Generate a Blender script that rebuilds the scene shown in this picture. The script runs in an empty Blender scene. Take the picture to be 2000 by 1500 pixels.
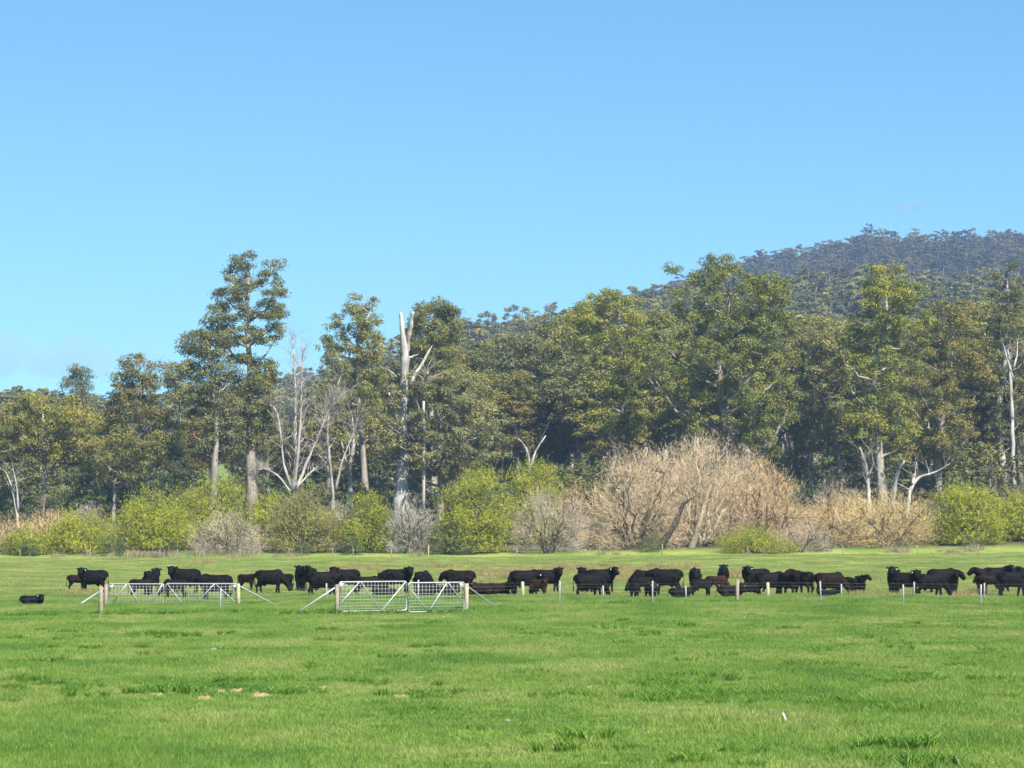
import bpy, bmesh, math, random
import numpy as np
from mathutils import Vector

# ------------------------------------------------------------------ camera, sky, sun, exposure
SC = bpy.context.scene
COL = SC.collection
F, YH, H = 5000.0, 1068.0, 2.85          # focal length and horizon row in photograph pixels (2000 x 1500), eye height
PITCH = math.atan((YH - 750) / F)
cam_d = bpy.data.cameras.new('camera')
cam = bpy.data.objects.new('camera', cam_d)
COL.objects.link(cam)
cam_d.sensor_width = 36.0
cam_d.lens = F / 2000 * 36.0
cam_d.clip_start = 0.5
cam_d.clip_end = 30000
cam.location = (0, 0, H)
cam.rotation_euler = (math.pi / 2 + PITCH, 0, 0)
SC.camera = cam

SUN_EL, SUN_AZ = math.radians(48), math.radians(148)      # azimuth clockwise from +Y (view direction)
w = bpy.data.worlds.new('World')
SC.world = w
w.use_nodes = True
nt = w.node_tree
sky = nt.nodes.new('ShaderNodeTexSky')
sky.sky_type = 'NISHITA'
sky.sun_disc = False
sky.sun_elevation = SUN_EL
sky.sun_rotation = SUN_AZ
sky.altitude = 0
sky.air_density = 1.0
sky.dust_density = 0.4
sky.ozone_density = 7.0
tint = nt.nodes.new('ShaderNodeMix')
tint.data_type = 'RGBA'; tint.blend_type = 'MULTIPLY'; tint.inputs[0].default_value = 1.0
tint.inputs[7].default_value = (.68, 1.02, 1.04, 1)
nt.links.new(sky.outputs[0], tint.inputs[6])
nt.links.new(tint.outputs[2], nt.nodes['Background'].inputs[0])
nt.nodes['Background'].inputs[1].default_value = 0.061
sl = bpy.data.lights.new('sun', 'SUN')
sl.energy = 5.0
sl.angle = math.radians(0.53)
sl.color = (1.0, 0.955, 0.88)
sun = bpy.data.objects.new('sun', sl)
COL.objects.link(sun)
sd = Vector((math.sin(SUN_AZ) * math.cos(SUN_EL), math.cos(SUN_AZ) * math.cos(SUN_EL), math.sin(SUN_EL)))
sun.rotation_euler = sd.to_track_quat('Z', 'Y').to_euler()
sun.location = (60, -40, 120)
SC.view_settings.view_transform = 'Standard'
SC.view_settings.look = 'None'
SC.view_settings.gamma = 1
SC.view_settings.exposure = 1.3
SC.view_settings.use_curve_mapping = False
SC.cycles.use_denoising = True
SC.cycles.max_bounces = 5
SC.cycles.diffuse_bounces = 3
SC.cycles.glossy_bounces = 2
SC.cycles.transmission_bounces = 3
SC.cycles.volume_bounces = 1
SC.cycles.use_adaptive_sampling = True
SC.cycles.adaptive_threshold = 0.02
SC.cycles.caustics_reflective = False
SC.cycles.caustics_refractive = False

rng = np.random.default_rng(7)


# ------------------------------------------------------------------ helpers
def tag(o, label=None, cat=None, group=None, kind=None):
    if label: o['label'] = label
    if cat: o['category'] = cat
    if group: o['group'] = group
    if kind: o['kind'] = kind
    return o


def empty(name, loc):
    o = bpy.data.objects.new(name, None)
    o.empty_display_size = 0.3
    o.location = loc
    COL.objects.link(o)
    return o


class MB:
    """collects vertices and faces, links them as one mesh object"""
    def __init__(self):
        self.v, self.f, self.n = [], [], 0

    def add(self, v, f):
        v = np.asarray(v, dtype=np.float32).reshape(-1, 3)
        for a in (f if isinstance(f, list) else [f]):
            self.f.append(np.asarray(a, dtype=np.int32) + self.n)
        self.v.append(v)
        self.n += len(v)
        return self

    def mesh(self, name, mat=None, smooth=True):
        me = bpy.data.meshes.new(name)
        V = np.concatenate(self.v)
        loops, starts, off = [], [], 0
        for a in self.f:
            k = a.shape[1]
            loops.append(a.ravel())
            starts.append(off + np.arange(len(a)) * k)
            off += a.size
        L = np.concatenate(loops).astype(np.int32)
        S = np.concatenate(starts).astype(np.int32)
        me.vertices.add(len(V)); me.vertices.foreach_set('co', V.ravel())
        me.loops.add(len(L)); me.loops.foreach_set('vertex_index', L)
        me.polygons.add(len(S)); me.polygons.foreach_set('loop_start', S)
        if smooth:
            me.polygons.foreach_set('use_smooth', np.ones(len(S), dtype=bool))
        me.update(calc_edges=True)
        if mat: me.materials.append(mat)
        return me

    def obj(self, name, mat=None, parent=None, loc=(0, 0, 0), smooth=True, link=True):
        o = bpy.data.objects.new(name, self.mesh(name, mat, smooth))
        o.location = loc
        if link: COL.objects.link(o)
        if parent: o.parent = parent
        return o


def mobj(name, me, parent=None, loc=(0, 0, 0), rot=(0, 0, 0), scale=(1, 1, 1)):
    o = bpy.data.objects.new(name, me)
    COL.objects.link(o)
    o.location, o.rotation_euler, o.scale = loc, rot, scale
    if parent: o.parent = parent
    return o


def unit(a):
    return a / np.maximum(np.linalg.norm(a, axis=-1, keepdims=True), 1e-9)


def tube(mb, pts, rad, k=6, cap=True, squash=None):
    pts = np.asarray(pts, dtype=float)
    n = len(pts)
    rad = np.broadcast_to(np.asarray(rad, dtype=float), (n,))
    t = unit(np.gradient(pts, axis=0))
    ref = np.array([0.0, 0, 1]) if abs(t[:, 2]).mean() < 0.8 else np.array([0.0, 1, 0])
    a = unit(np.cross(t, ref)); b = np.cross(t, a)
    an = np.arange(k) / k * 2 * math.pi
    sa, sb = (1, 1) if squash is None else squash
    ring = pts[:, None] + rad[:, None, None] * (sa * np.cos(an)[None, :, None] * a[:, None] + sb * np.sin(an)[None, :, None] * b[:, None])
    V = ring.reshape(-1, 3)
    i = np.arange(n - 1)[:, None] * k; j = np.arange(k)[None]
    Q = np.stack([i + j, i + (j + 1) % k, i + k + (j + 1) % k, i + k + j], -1).reshape(-1, 4)
    fs = [Q]
    if cap:
        V = np.concatenate([V, pts[:1], pts[-1:]])
        c0, c1 = n * k, n * k + 1
        jj = np.arange(k)
        T0 = np.stack([np.full(k, c0), (jj + 1) % k, jj], -1)
        T1 = np.stack([np.full(k, c1), (n - 1) * k + jj, (n - 1) * k + (jj + 1) % k], -1)
        fs += [np.concatenate([T0, T1])]
    mb.add(V, fs)


def bez(p0, p1, p2, n=5):
    t = np.linspace(0, 1, n)[:, None]
    p0, p1, p2 = (np.asarray(p, dtype=float) for p in (p0, p1, p2))
    return (1 - t) ** 2 * p0 + 2 * t * (1 - t) * p1 + t ** 2 * p2


def diamonds(mb, c, nrm, ln, wd, axis=None):
    """leaf-shaped faces: centre, normal, length, width"""
    n = len(c)
    if axis is None:
        axis = rng.normal(size=(n, 3))
    nrm = unit(nrm)
    u = unit(axis - nrm * (axis * nrm).sum(-1, keepdims=True))
    s = np.cross(nrm, u)
    ln = np.asarray(ln).reshape(-1, 1) * 0.5; wd = np.asarray(wd).reshape(-1, 1) * 0.5
    V = np.stack([c - u * ln, c + s * wd - u * ln * 0.1, c + u * ln, c - s * wd - u * ln * 0.1], 1).reshape(-1, 3)
    mb.add(V, np.arange(n * 4).reshape(-1, 4))


def twigs(mb, p0, p1, p2, w0):
    """thin tapering strands from p0 through p1 to p2"""
    n = len(p0)
    d = unit(p2 - p0)
    s = unit(np.cross(d, rng.normal(size=(n, 3))))
    w0 = np.asarray(w0).reshape(-1, 1) * 0.5
    V = np.stack([p0 - s * w0, p0 + s * w0, p1 + s * w0 * .75, p1 - s * w0 * .75, p2], 1).reshape(-1, 3)
    b = np.arange(n)[:, None] * 5
    mb.add(V, [np.concatenate([b, b + 1, b + 2, b + 3], 1), np.concatenate([b + 3, b + 2, b + 4], 1)])


def W(px, row, Y):
    """photograph pixel at depth Y -> world point"""
    c, s = math.cos(PITCH), math.sin(PITCH)
    dy = F * c - (750 - row) * s
    dz = F * s + (750 - row) * c
    k = Y / dy
    return np.array([(px - 1000) * k, Y, H + dz * k])


def xp(px, Y):
    return (px - 1000) * Y / F


# ------------------------------------------------------------------ terrain
TY = np.array([357, 460, 700, 1000, 1300, 1700, 2200, 3000], dtype=float)
TX = np.array([-600, 0, 300, 600, 900, 1250, 1430, 1560, 1700, 2000, 2600], dtype=float)
TR = np.array([
    [1092, 1090, 1089, 1088, 1087, 1084, 1083, 1082, 1081, 1078, 1074],
    [1015, 1012, 1010, 1008, 1004, 994, 988, 985, 982, 976, 970],
    [945, 940, 936, 936, 915, 890, 882, 878, 874, 866, 860],
    [895, 890, 885, 868, 815, 775, 765, 760, 755, 745, 740],
    [872, 870, 862, 815, 707, 650, 635, 630, 625, 620, 620],
    [890, 885, 875, 835, 735, 668, 640, 622, 606, 596, 590],
    [900, 895, 885, 840, 725, 622, 566, 530, 490, 503, 500],
    [930, 920, 910, 890, 800, 700, 650, 610, 580, 590, 590]], dtype=float)


def ground(x, y):
    x = np.asarray(x, dtype=float); y = np.asarray(y, dtype=float)
    x, y = np.broadcast_arrays(x, y)
    yy = np.maximum(y, 1.0)
    px = 1000 + x / yy * F
    # interpolate heights (not rows) along the table
    Z = H + (YH - TR) / F * TY[:, None]
    pxc = np.clip(px, TX[0], TX[-1])
    cols = np.stack([np.interp(pxc, TX, Z[i]) for i in range(len(TY))], 0)
    out = np.zeros_like(yy)
    yc = np.clip(yy, TY[0], TY[-1])
    idx = np.clip(np.searchsorted(TY, yc) - 1, 0, len(TY) - 2)
    t = (yc - TY[idx]) / (TY[idx + 1] - TY[idx])
    g = np.take_along_axis(cols, idx[None], 0)[0]; h = np.take_along_axis(cols, idx[None] + 1, 0)[0]
    far = g + (h - g) * t
    s = np.clip((yy - 195) / (357 - 195), 0, 1)
    near = cols[0] * s * s * (1.6 - 0.6 * s)
    out = np.where(yy < 357, near, far)
    und = 0.05 * np.sin(x * .31 + y * .11) * np.sin(y * .23 + 1.3) + 0.03 * np.sin(x * .9 + 2) * np.sin(y * .7)
    roll = np.clip((yy - 500) / 600, 0, 1) * 5 * np.sin(x * .021 + 1) * np.sin(y * .013 + x * .005)
    return out + und * np.clip((330 - yy) / 100, 0, 1) + roll


def gz(x, y):
    return float(ground(np.array([x]), np.array([y]))[0])


def G(px, Y):
    x = xp(px, Y)
    return np.array([x, Y, gz(x, Y)])


# ------------------------------------------------------------------ materials
def mat(name):
    m = bpy.data.materials.new(name)
    m.use_nodes = True
    t = m.node_tree
    b = t.nodes['Principled BSDF']
    return m, t, b


def noise(t, scale, detail=3, rough=.6, vec=None, dim=None):
    n = t.nodes.new('ShaderNodeTexNoise')
    n.inputs['Scale'].default_value = scale
    n.inputs['Detail'].default_value = detail
    n.inputs['Roughness'].default_value = rough
    if vec is not None: t.links.new(vec, n.inputs['Vector'])
    return n


def ramp(t, fac, stops):
    r = t.nodes.new('ShaderNodeValToRGB')
    e = r.color_ramp.elements
    while len(e) < len(stops): e.new(0.5)
    for i, (p, c) in enumerate(stops):
        e[i].position = p
        e[i].color = (*c, 1) if len(c) == 3 else c
    t.links.new(fac, r.inputs[0])
    return r


def mix(t, fac, a, b, mode='MIX'):
    m = t.nodes.new('ShaderNodeMix')
    m.data_type = 'RGBA'; m.blend_type = mode
    if hasattr(fac, 'links') or hasattr(fac, 'is_linked'): t.links.new(fac, m.inputs[0])
    else: m.inputs[0].default_value = fac
    for s, v in ((m.inputs[6], a), (m.inputs[7], b)):
        if isinstance(v, tuple): s.default_value = (*v, 1)
        else: t.links.new(v, s)
    return m.outputs[2]


def pos(t):
    return t.nodes.new('ShaderNodeNewGeometry').outputs['Position']


def mapv(t, vec, scale):
    n = t.nodes.new('ShaderNodeMapping')
    n.inputs['Scale'].default_value = scale
    t.links.new(vec, n.inputs['Vector'])
    return n.outputs[0]


def leaf_mat(name, c1, c2, c3, s1=.22, s2=1.6, trans=.35, rough=.5, spec=.25, rnd=0.2):
    """leaf colour varies by clump, by branch and by tree"""
    m, t, b = mat(name)
    p = pos(t)
    n1 = noise(t, s1, 2, .5, p); n2 = noise(t, s2, 3, .65, p)
    col = ramp(t, n1.outputs[0], [(.3, c1), (.5, c2), (.72, c3)]).outputs[0]
    v = ramp(t, n2.outputs[0], [(.25, (.55, .55, .55)), (.75, (1.45, 1.45, 1.45))]).outputs[0]
    col = mix(t, 1.0, col, v, 'MULTIPLY')
    oi = t.nodes.new('ShaderNodeObjectInfo')
    tr = ramp(t, oi.outputs['Random'], [(0, (1 - rnd, 1 - rnd * .9, 1 - rnd * .6)), (.5, (1, 1, 1)), (1, (1 + rnd, 1 + rnd * .75, 1 - rnd * .3))]).outputs[0]
    col = mix(t, 1.0, col, tr, 'MULTIPLY')
    t.links.new(col, b.inputs['Base Color'])
    b.inputs['Roughness'].default_value = rough
    b.inputs['Specular IOR Level'].default_value = spec
    tl = t.nodes.new('ShaderNodeBsdfTranslucent')
    t.links.new(col, tl.inputs[0])
    ms = t.nodes.new('ShaderNodeMixShader'); ms.inputs[0].default_value = trans
    t.links.new(b.outputs[0], ms.inputs[1]); t.links.new(tl.outputs[0], ms.inputs[2])
    t.links.new(ms.outputs[0], t.nodes['Material Output'].inputs[0])
    return m


def bark_mat(name, c1, c2, c3, scale=.6):
    m, t, b = mat(name)
    p = pos(t)
    v = mapv(t, p, (2.2, 2.2, .35))
    n1 = noise(t, scale, 5, .7, v); n2 = noise(t, .35, 2, .5, p)
    col = ramp(t, n1.outputs[0], [(.3, c1), (.5, c2), (.68, c3)]).outputs[0]
    col = mix(t, 1.0, col, ramp(t, n2.outputs[0], [(.3, (.7, .66, .62)), (.7, (1.15, 1.13, 1.1))]).outputs[0], 'MULTIPLY')
    t.links.new(col, b.inputs['Base Color'])
    b.inputs['Roughness'].default_value = .85
    b.inputs['Specular IOR Level'].default_value = .15
    bp = t.nodes.new('ShaderNodeBump'); bp.inputs['Strength'].default_value = .6; bp.inputs['Distance'].default_value = .08
    t.links.new(n1.outputs[0], bp.inputs['Height']); t.links.new(bp.outputs[0], b.inputs['Normal'])
    return m


M = {}
M['leaf_olive'] = leaf_mat('olive gum leaves', (.135, .147, .043), (.210, .213, .051), (.312, .267, .062))
M['leaf_dark'] = leaf_mat('dark gum leaves', (.100, .113, .042), (.149, .159, .048), (.234, .203, .057))
M['leaf_fresh'] = leaf_mat('fresh gum leaves', (.121, .150, .035), (.189, .208, .044), (.286, .255, .054))
M['leaf_rust'] = leaf_mat('rusty gum leaves', (.133, .132, .040), (.199, .181, .048), (.287, .208, .059))
M['leaf_grey'] = leaf_mat('grey green gum leaves', (.144, .154, .072), (.204, .203, .079), (.279, .252, .085))
M['leaf_hill'] = leaf_mat('hill forest leaves', (.075, .085, .055), (.105, .11, .062), (.15, .135, .07), s1=.03, s2=.25, rnd=.45)
M['leaf_shrub'] = leaf_mat('understorey leaves', (.072, .101, .039), (.112, .142, .049), (.182, .182, .053))
M['bark_pale'] = bark_mat('pale gum bark', (.14, .115, .09), (.26, .23, .195), (.4, .37, .33))
M['bark_brown'] = bark_mat('brown gum bark', (.12, .1, .085), (.24, .2, .17), (.42, .38, .33))
M['dead_wood'] = bark_mat('silver dead wood', (.15, .14, .125), (.33, .31, .285), (.5, .48, .45))
M['willow_bark'] = bark_mat('dark willow bark', (.03, .024, .02), (.06, .048, .038), (.11, .09, .07), scale=2)
M['willow_bark_pale'] = bark_mat('pale willow bark', (.22, .19, .13), (.36, .31, .22), (.46, .41, .3), scale=2)


def twig_mat(name, c1, c2, c3, s=.35):
    m, t, b = mat(name)
    p = pos(t)
    n1 = noise(t, s, 3, .6, p); n2 = noise(t, 3.0, 2, .6, p)
    col = ramp(t, n1.outputs[0], [(.3, c1), (.5, c2), (.7, c3)]).outputs[0]
    col = mix(t, 1.0, col, ramp(t, n2.outputs[0], [(.3, (.65, .63, .6)), (.7, (1.3, 1.3, 1.3))]).outputs[0], 'MULTIPLY')
    t.links.new(col, b.inputs['Base Color'])
    b.inputs['Roughness'].default_value = .8
    b.inputs['Specular IOR Level'].default_value = .15
    return m


M['twig_tan'] = twig_mat('tan willow twigs', (.38, .28, .18), (.5, .38, .25), (.58, .42, .24))
M['twig_orange'] = twig_mat('orange willow twigs', (.4, .28, .16), (.5, .35, .19), (.56, .39, .19))
M['twig_yellow'] = twig_mat('yellow brown willow twigs', (.4, .29, .14), (.53, .39, .18), (.6, .44, .2))
M['twig_grey'] = twig_mat('grey brown twigs', (.26, .21, .16), (.36, .29, .23), (.45, .37, .3))
M['twig_pale'] = twig_mat('pale grey twigs', (.28, .25, .21), (.38, .35, .3), (.48, .44, .37))
M['twig_green'] = twig_mat('green brown twigs', (.13, .12, .05), (.2, .18, .06), (.26, .22, .08))
M['leaf_willow'] = leaf_mat('spring willow leaves', (.23, .265, .02), (.335, .365, .027), (.41, .42, .042), s1=.3, s2=1.2, trans=.4, rough=.6, spec=.15, rnd=.15)
M['leaf_willow_olive'] = leaf_mat('budding willow leaves', (.18, .19, .035), (.27, .27, .045), (.34, .31, .055), s1=.3, s2=1.2, trans=.4, rough=.6, spec=.15, rnd=.15)

# ground cover
def ground_mat():
    m, t, b = mat('pasture ground')
    p = pos(t)
    flat = mapv(t, p, (1, .55, 1))
    n1 = noise(t, .16, 4, .6, flat); n2 = noise(t, 1.3, 4, .65, p); n3 = noise(t, 14, 3, .6, p)
    gcol = ramp(t, n1.outputs[0], [(.32, (.11, .19, .028)), (.5, (.165, .23, .042)), (.68, (.24, .26, .07))]).outputs[0]
    gcol = mix(t, 1.0, gcol, ramp(t, n2.outputs[0], [(.25, (.6, .62, .6)), (.75, (1.3, 1.25, 1.25))]).outputs[0], 'MULTIPLY')
    gcol = mix(t, 1.0, gcol, ramp(t, n3.outputs[0], [(.25, (.7, .7, .7)), (.75, (1.25, 1.25, 1.25))]).outputs[0], 'MULTIPLY')
    # forest floor beyond the willows, field on the slope to the left
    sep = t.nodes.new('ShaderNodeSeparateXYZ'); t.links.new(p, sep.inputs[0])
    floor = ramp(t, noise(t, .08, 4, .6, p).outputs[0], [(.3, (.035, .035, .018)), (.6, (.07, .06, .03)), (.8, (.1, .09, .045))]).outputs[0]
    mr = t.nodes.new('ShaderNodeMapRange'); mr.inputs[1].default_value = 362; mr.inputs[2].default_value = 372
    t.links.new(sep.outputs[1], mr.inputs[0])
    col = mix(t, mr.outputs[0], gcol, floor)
    field = ramp(t, noise(t, .03, 4, .6, p).outputs[0], [(.3, (.1, .15, .03)), (.7, (.16, .19, .05))]).outputs[0]
    a = t.nodes.new('ShaderNodeMapRange'); a.inputs[1].default_value = 560; a.inputs[2].default_value = 580
    t.links.new(sep.outputs[1], a.inputs[0])
    c = t.nodes.new('ShaderNodeMapRange'); c.inputs[1].default_value = 1005; c.inputs[2].default_value = 985
    t.links.new(sep.outputs[1], c.inputs[0])
    d = t.nodes.new('ShaderNodeMapRange'); d.inputs[1].default_value = -45; d.inputs[2].default_value = -55
    t.links.new(sep.outputs[0], d.inputs[0])
    mm = t.nodes.new('ShaderNodeMath'); mm.operation = 'MULTIPLY'; t.links.new(a.outputs[0], mm.inputs[0]); t.links.new(c.outputs[0], mm.inputs[1])
    m2 = t.nodes.new('ShaderNodeMath'); m2.operation = 'MULTIPLY'; t.links.new(mm.outputs[0], m2.inputs[0]); t.links.new(d.outputs[0], m2.inputs[1])
    col = mix(t, m2.outputs[0], col, field)
    t.links.new(col, b.inputs['Base Color'])
    b.inputs['Roughness'].default_value = .95
    b.inputs['Specular IOR Level'].default_value = .08
    bp = t.nodes.new('ShaderNodeBump'); bp.inputs['Strength'].default_value = .5; bp.inputs['Distance'].default_value = .06
    t.links.new(n3.outputs[0], bp.inputs['Height']); t.links.new(bp.outputs[0], b.inputs['Normal'])
    return m


M['ground'] = ground_mat()


def grass_mat(name, lush, mid, dry, dryness=.5, s=.16, trans=.35):
    m, t, b = mat(name)
    p = pos(t)
    flat = mapv(t, p, (1, .55, 1))
    n1 = noise(t, s, 4, .6, flat); n2 = noise(t, 2.2, 3, .6, p); n3 = noise(t, 40, 1, .5, p)
    col = ramp(t, n1.outputs[0], [(.36, lush), (.5, mid), (.64, dry)]).outputs[0]
    col = mix(t, 1.0, col, ramp(t, n2.outputs[0], [(.25, (.65, .7, .65)), (.75, (1.35, 1.25, 1.3))]).outputs[0], 'MULTIPLY')
    straw = ramp(t, n3.outputs[0], [(.6, (0, 0, 0)), (.75, (1, 1, 1))]).outputs[0]
    sc = mix(t, dryness, (0, 0, 0), straw)
    col = mix(t, sc, col, (.34, .29, .13))
    t.links.new(col, b.inputs['Base Color'])
    b.inputs['Roughness'].default_value = .5
    b.inputs['Specular IOR Level'].default_value = .3
    tl = t.nodes.new('ShaderNodeBsdfTranslucent'); t.links.new(col, tl.inputs[0])
    ms = t.nodes.new('ShaderNodeMixShader'); ms.inputs[0].default_value = trans
    t.links.new(b.outputs[0], ms.inputs[1]); t.links.new(tl.outputs[0], ms.inputs[2])
    t.links.new(ms.outputs[0], t.nodes['Material Output'].inputs[0])
    return m


M['grass'] = grass_mat('pasture grass', (.1, .205, .026), (.165, .27, .044), (.255, .31, .085), .42, s=.24)
M['grass_short'] = grass_mat('grazed grass', (.15, .215, .045), (.215, .26, .07), (.285, .285, .1), .4)
M['grass_rank'] = grass_mat('lush rank grass', (.08, .19, .018), (.12, .24, .026), (.17, .28, .04), .1)
M['grass_dry'] = grass_mat('dry tussock grass', (.25, .215, .09), (.33, .27, .11), (.4, .31, .13), .2, s=.5)
M['weeds'] = grass_mat('dead weeds', (.2, .17, .1), (.3, .25, .15), (.36, .32, .17), .3, s=.5)


def simple(name, c, rough=.6, metal=0, var=.2, scale=8, spec=.4, bump=0):
    m, t, b = mat(name)
    tc = t.nodes.new('ShaderNodeTexCoord')
    n = noise(t, scale, 4, .65, tc.outputs['Object'])
    lo = tuple(x * (1 - var) for x in c); hi = tuple(min(1, x * (1 + var)) for x in c)
    t.links.new(ramp(t, n.outputs[0], [(.3, lo), (.7, hi)]).outputs[0], b.inputs['Base Color'])
    b.inputs['Roughness'].default_value = rough
    b.inputs['Metallic'].default_value = metal
    b.inputs['Specular IOR Level'].default_value = spec
    if bump:
        bp = t.nodes.new('ShaderNodeBump'); bp.inputs['Strength'].default_value = bump; bp.inputs['Distance'].default_value = .02
        t.links.new(n.outputs[0], bp.inputs['Height']); t.links.new(bp.outputs[0], b.inputs['Normal'])
    return m


M['galv'] = simple('galvanised steel', (.4, .415, .43), .5, .4, .15, 6)
M['galv_wire'] = simple('galvanised wire', (.45, .46, .46), .5, .3, .1, 6)
M['galv_post'] = simple('dull steel post', (.25, .26, .265), .6, .3, .25, 5)
M['wire_old'] = simple('old fence wire', (.16, .15, .145), .8, .0, .1, 6)
M['post_wood'] = simple('weathered post wood', (.24, .2, .15), .9, 0, .35, 9, .1, .5)
M['post_pale'] = simple('pale pine post', (.33, .29, .19), .9, 0, .25, 9, .1, .4)
M['coat_black'] = simple('black cattle coat', (.0055, .0048, .0052), .7, 0, .35, 5, .07)
M['coat_dark'] = simple('dark brown cattle coat', (.0075, .005, .0045), .7, 0, .4, 4, .07)
M['coat_brown'] = simple('brown calf coat', (.0105, .0055, .004), .7, 0, .4, 4, .07)
M['coat_red'] = simple('red brown calf coat', (.024, .0105, .006), .7, 0, .35, 4, .07)
M['tag_white'] = simple('white tag plastic', (.75, .74, .7), .4, 0, .05)
M['tag_yellow'] = simple('yellow tag plastic', (.7, .55, .12), .4, 0, .05)
M['soil'] = simple('dry bare soil', (.27, .2, .11), .95, 0, .35, 12, .05, .8)
M['stone'] = simple('pale stone', (.25, .24, .22), .85, 0, .2, 14, .2, .4)
M['feather'] = simple('white feather', (.5, .49, .46), .7, 0, .08, 20, .2)

# ------------------------------------------------------------------ ground sheet
ys = np.concatenate([np.linspace(-60, 20, 9)[:-1], np.linspace(20, 200, 121)[:-1], np.linspace(200, 380, 61)[:-1],
                     np.linspace(380, 1400, 103)[:-1], np.linspace(1400, 3050, 84)])
us = np.linspace(-1, 1, 131)
us = np.sign(us) * np.abs(us) ** 1.25
Yg = np.repeat(ys[:, None], len(us), 1)
Xg = us[None] * (45 + .5 * np.maximum(Yg, 0))
Zg = ground(Xg.ravel(), Yg.ravel()).reshape(Xg.shape)
nu = len(us)
i = np.arange(len(ys) - 1)[:, None] * nu; j = np.arange(nu - 1)[None]
mb = MB().add(np.stack([Xg, Yg, Zg], -1), np.stack([i + j, i + j + 1, i + nu + j + 1, i + nu + j], -1).reshape(-1, 4))
tag(mb.obj('ground', M['ground']), kind='structure')


# ------------------------------------------------------------------ scatter (stuff): one object, geometry nodes
def scatter(name, pts, rotz, scale, idx, protos, label, cat):
    coll = bpy.data.collections.new(name + '_pieces')
    for k, p in enumerate(protos):
        p.name = '%s_piece_%02d' % (name, k)
        coll.objects.link(p)
    me = bpy.data.meshes.new(name)
    n = len(pts)
    me.vertices.add(n); me.vertices.foreach_set('co', np.asarray(pts, dtype=np.float32).ravel())
    rot = np.zeros((n, 3), dtype=np.float32); rot[:, 2] = rotz
    a = me.attributes.new('rot', 'FLOAT_VECTOR', 'POINT'); a.data.foreach_set('vector', rot.ravel())
    a = me.attributes.new('scl', 'FLOAT_VECTOR', 'POINT'); a.data.foreach_set('vector', np.asarray(scale, dtype=np.float32).ravel())
    a = me.attributes.new('idx', 'INT', 'POINT'); a.data.foreach_set('value', np.asarray(idx, dtype=np.int32))
    o = bpy.data.objects.new(name, me); COL.objects.link(o)
    ng = bpy.data.node_groups.new(name, 'GeometryNodeTree')
    ng.interface.new_socket('Geometry', in_out='INPUT', socket_type='NodeSocketGeometry')
    ng.interface.new_socket('Geometry', in_out='OUTPUT', socket_type='NodeSocketGeometry')
    N = ng.nodes.new; L = ng.links.new
    gi, go = N('NodeGroupInput'), N('NodeGroupOutput')
    ci = N('GeometryNodeCollectionInfo')
    ci.inputs['Collection'].default_value = coll
    ci.inputs['Separate Children'].default_value = True
    ci.inputs['Reset Children'].default_value = True
    ip = N('GeometryNodeInstanceOnPoints')
    ip.inputs['Pick Instance'].default_value = True

    def attr(nm, ty):
        q = N('GeometryNodeInputNamedAttribute'); q.data_type = ty
        q.inputs['Name'].default_value = nm
        return q.outputs['Attribute']
    er = N('FunctionNodeEulerToRotation')
    L(attr('rot', 'FLOAT_VECTOR'), er.inputs[0])
    L(gi.outputs[0], ip.inputs['Points']); L(ci.outputs[0], ip.inputs['Instance'])
    L(attr('idx', 'INT'), ip.inputs['Instance Index'])
    L(er.outputs[0], ip.inputs['Rotation']); L(attr('scl', 'FLOAT_VECTOR'), ip.inputs['Scale'])
    L(ip.outputs[0], go.inputs[0])
    md = o.modifiers.new('scatter', 'NODES'); md.node_group = ng
    return tag(o, label, cat, kind='stuff')


# ------------------------------------------------------------------ trees
def curve_pts(p0, p1, bend, n=6, seed=None):
    p0 = np.asarray(p0, float); p1 = np.asarray(p1, float)
    m = (p0 + p1) / 2 + np.asarray(bend, float)
    return bez(p0, m, p1, n)


def clump_leaves(mb, cs, rs, n, ln, flat=.55, lobes=7):
    """leaf pads: a dome of smaller tufts, dense and lit on top, open below"""
    for c, r in zip(cs, rs):
        nl = lobes if lobes > 1 else 1
        if nl > 1:
            ld = unit(rng.normal(size=(nl, 3)) + np.array([0, 0, .55]))
            ld[:, 2] = np.maximum(ld[:, 2], -.25)
            lc = c + ld * r * (.5 + .3 * rng.random((nl, 1))) * np.array([1, 1, flat])
            lr = r * (.34 + .22 * rng.random(nl))
        else:
            lc = c[None]; lr = np.array([r])
        for q in range(nl):
            k = max(5, int(n * 2.35 / nl * (r / 1.7) ** 1.8 * (.7 + .6 * rng.random())))
            d = unit(rng.normal(size=(k, 3)) + np.array([0, 0, .45]))
            rad = lr[q] * (.45 + .6 * rng.random((k, 1)) ** .6)
            rad = np.where(rng.random((k, 1)) < .12, rad * 1.4, rad)
            off = d * rad * np.array([1, 1, .8])
            nn = d * .9 + rng.normal(size=(k, 3)) * .36 + np.array([0, 0, .3])
            l = ln * (.7 + .6 * rng.random(k))
            ax = rng.normal(size=(k, 3)) + np.array([0, 0, -.6])
            diamonds(mb, lc[q] + off, nn, l, l * .4, ax)


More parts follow.
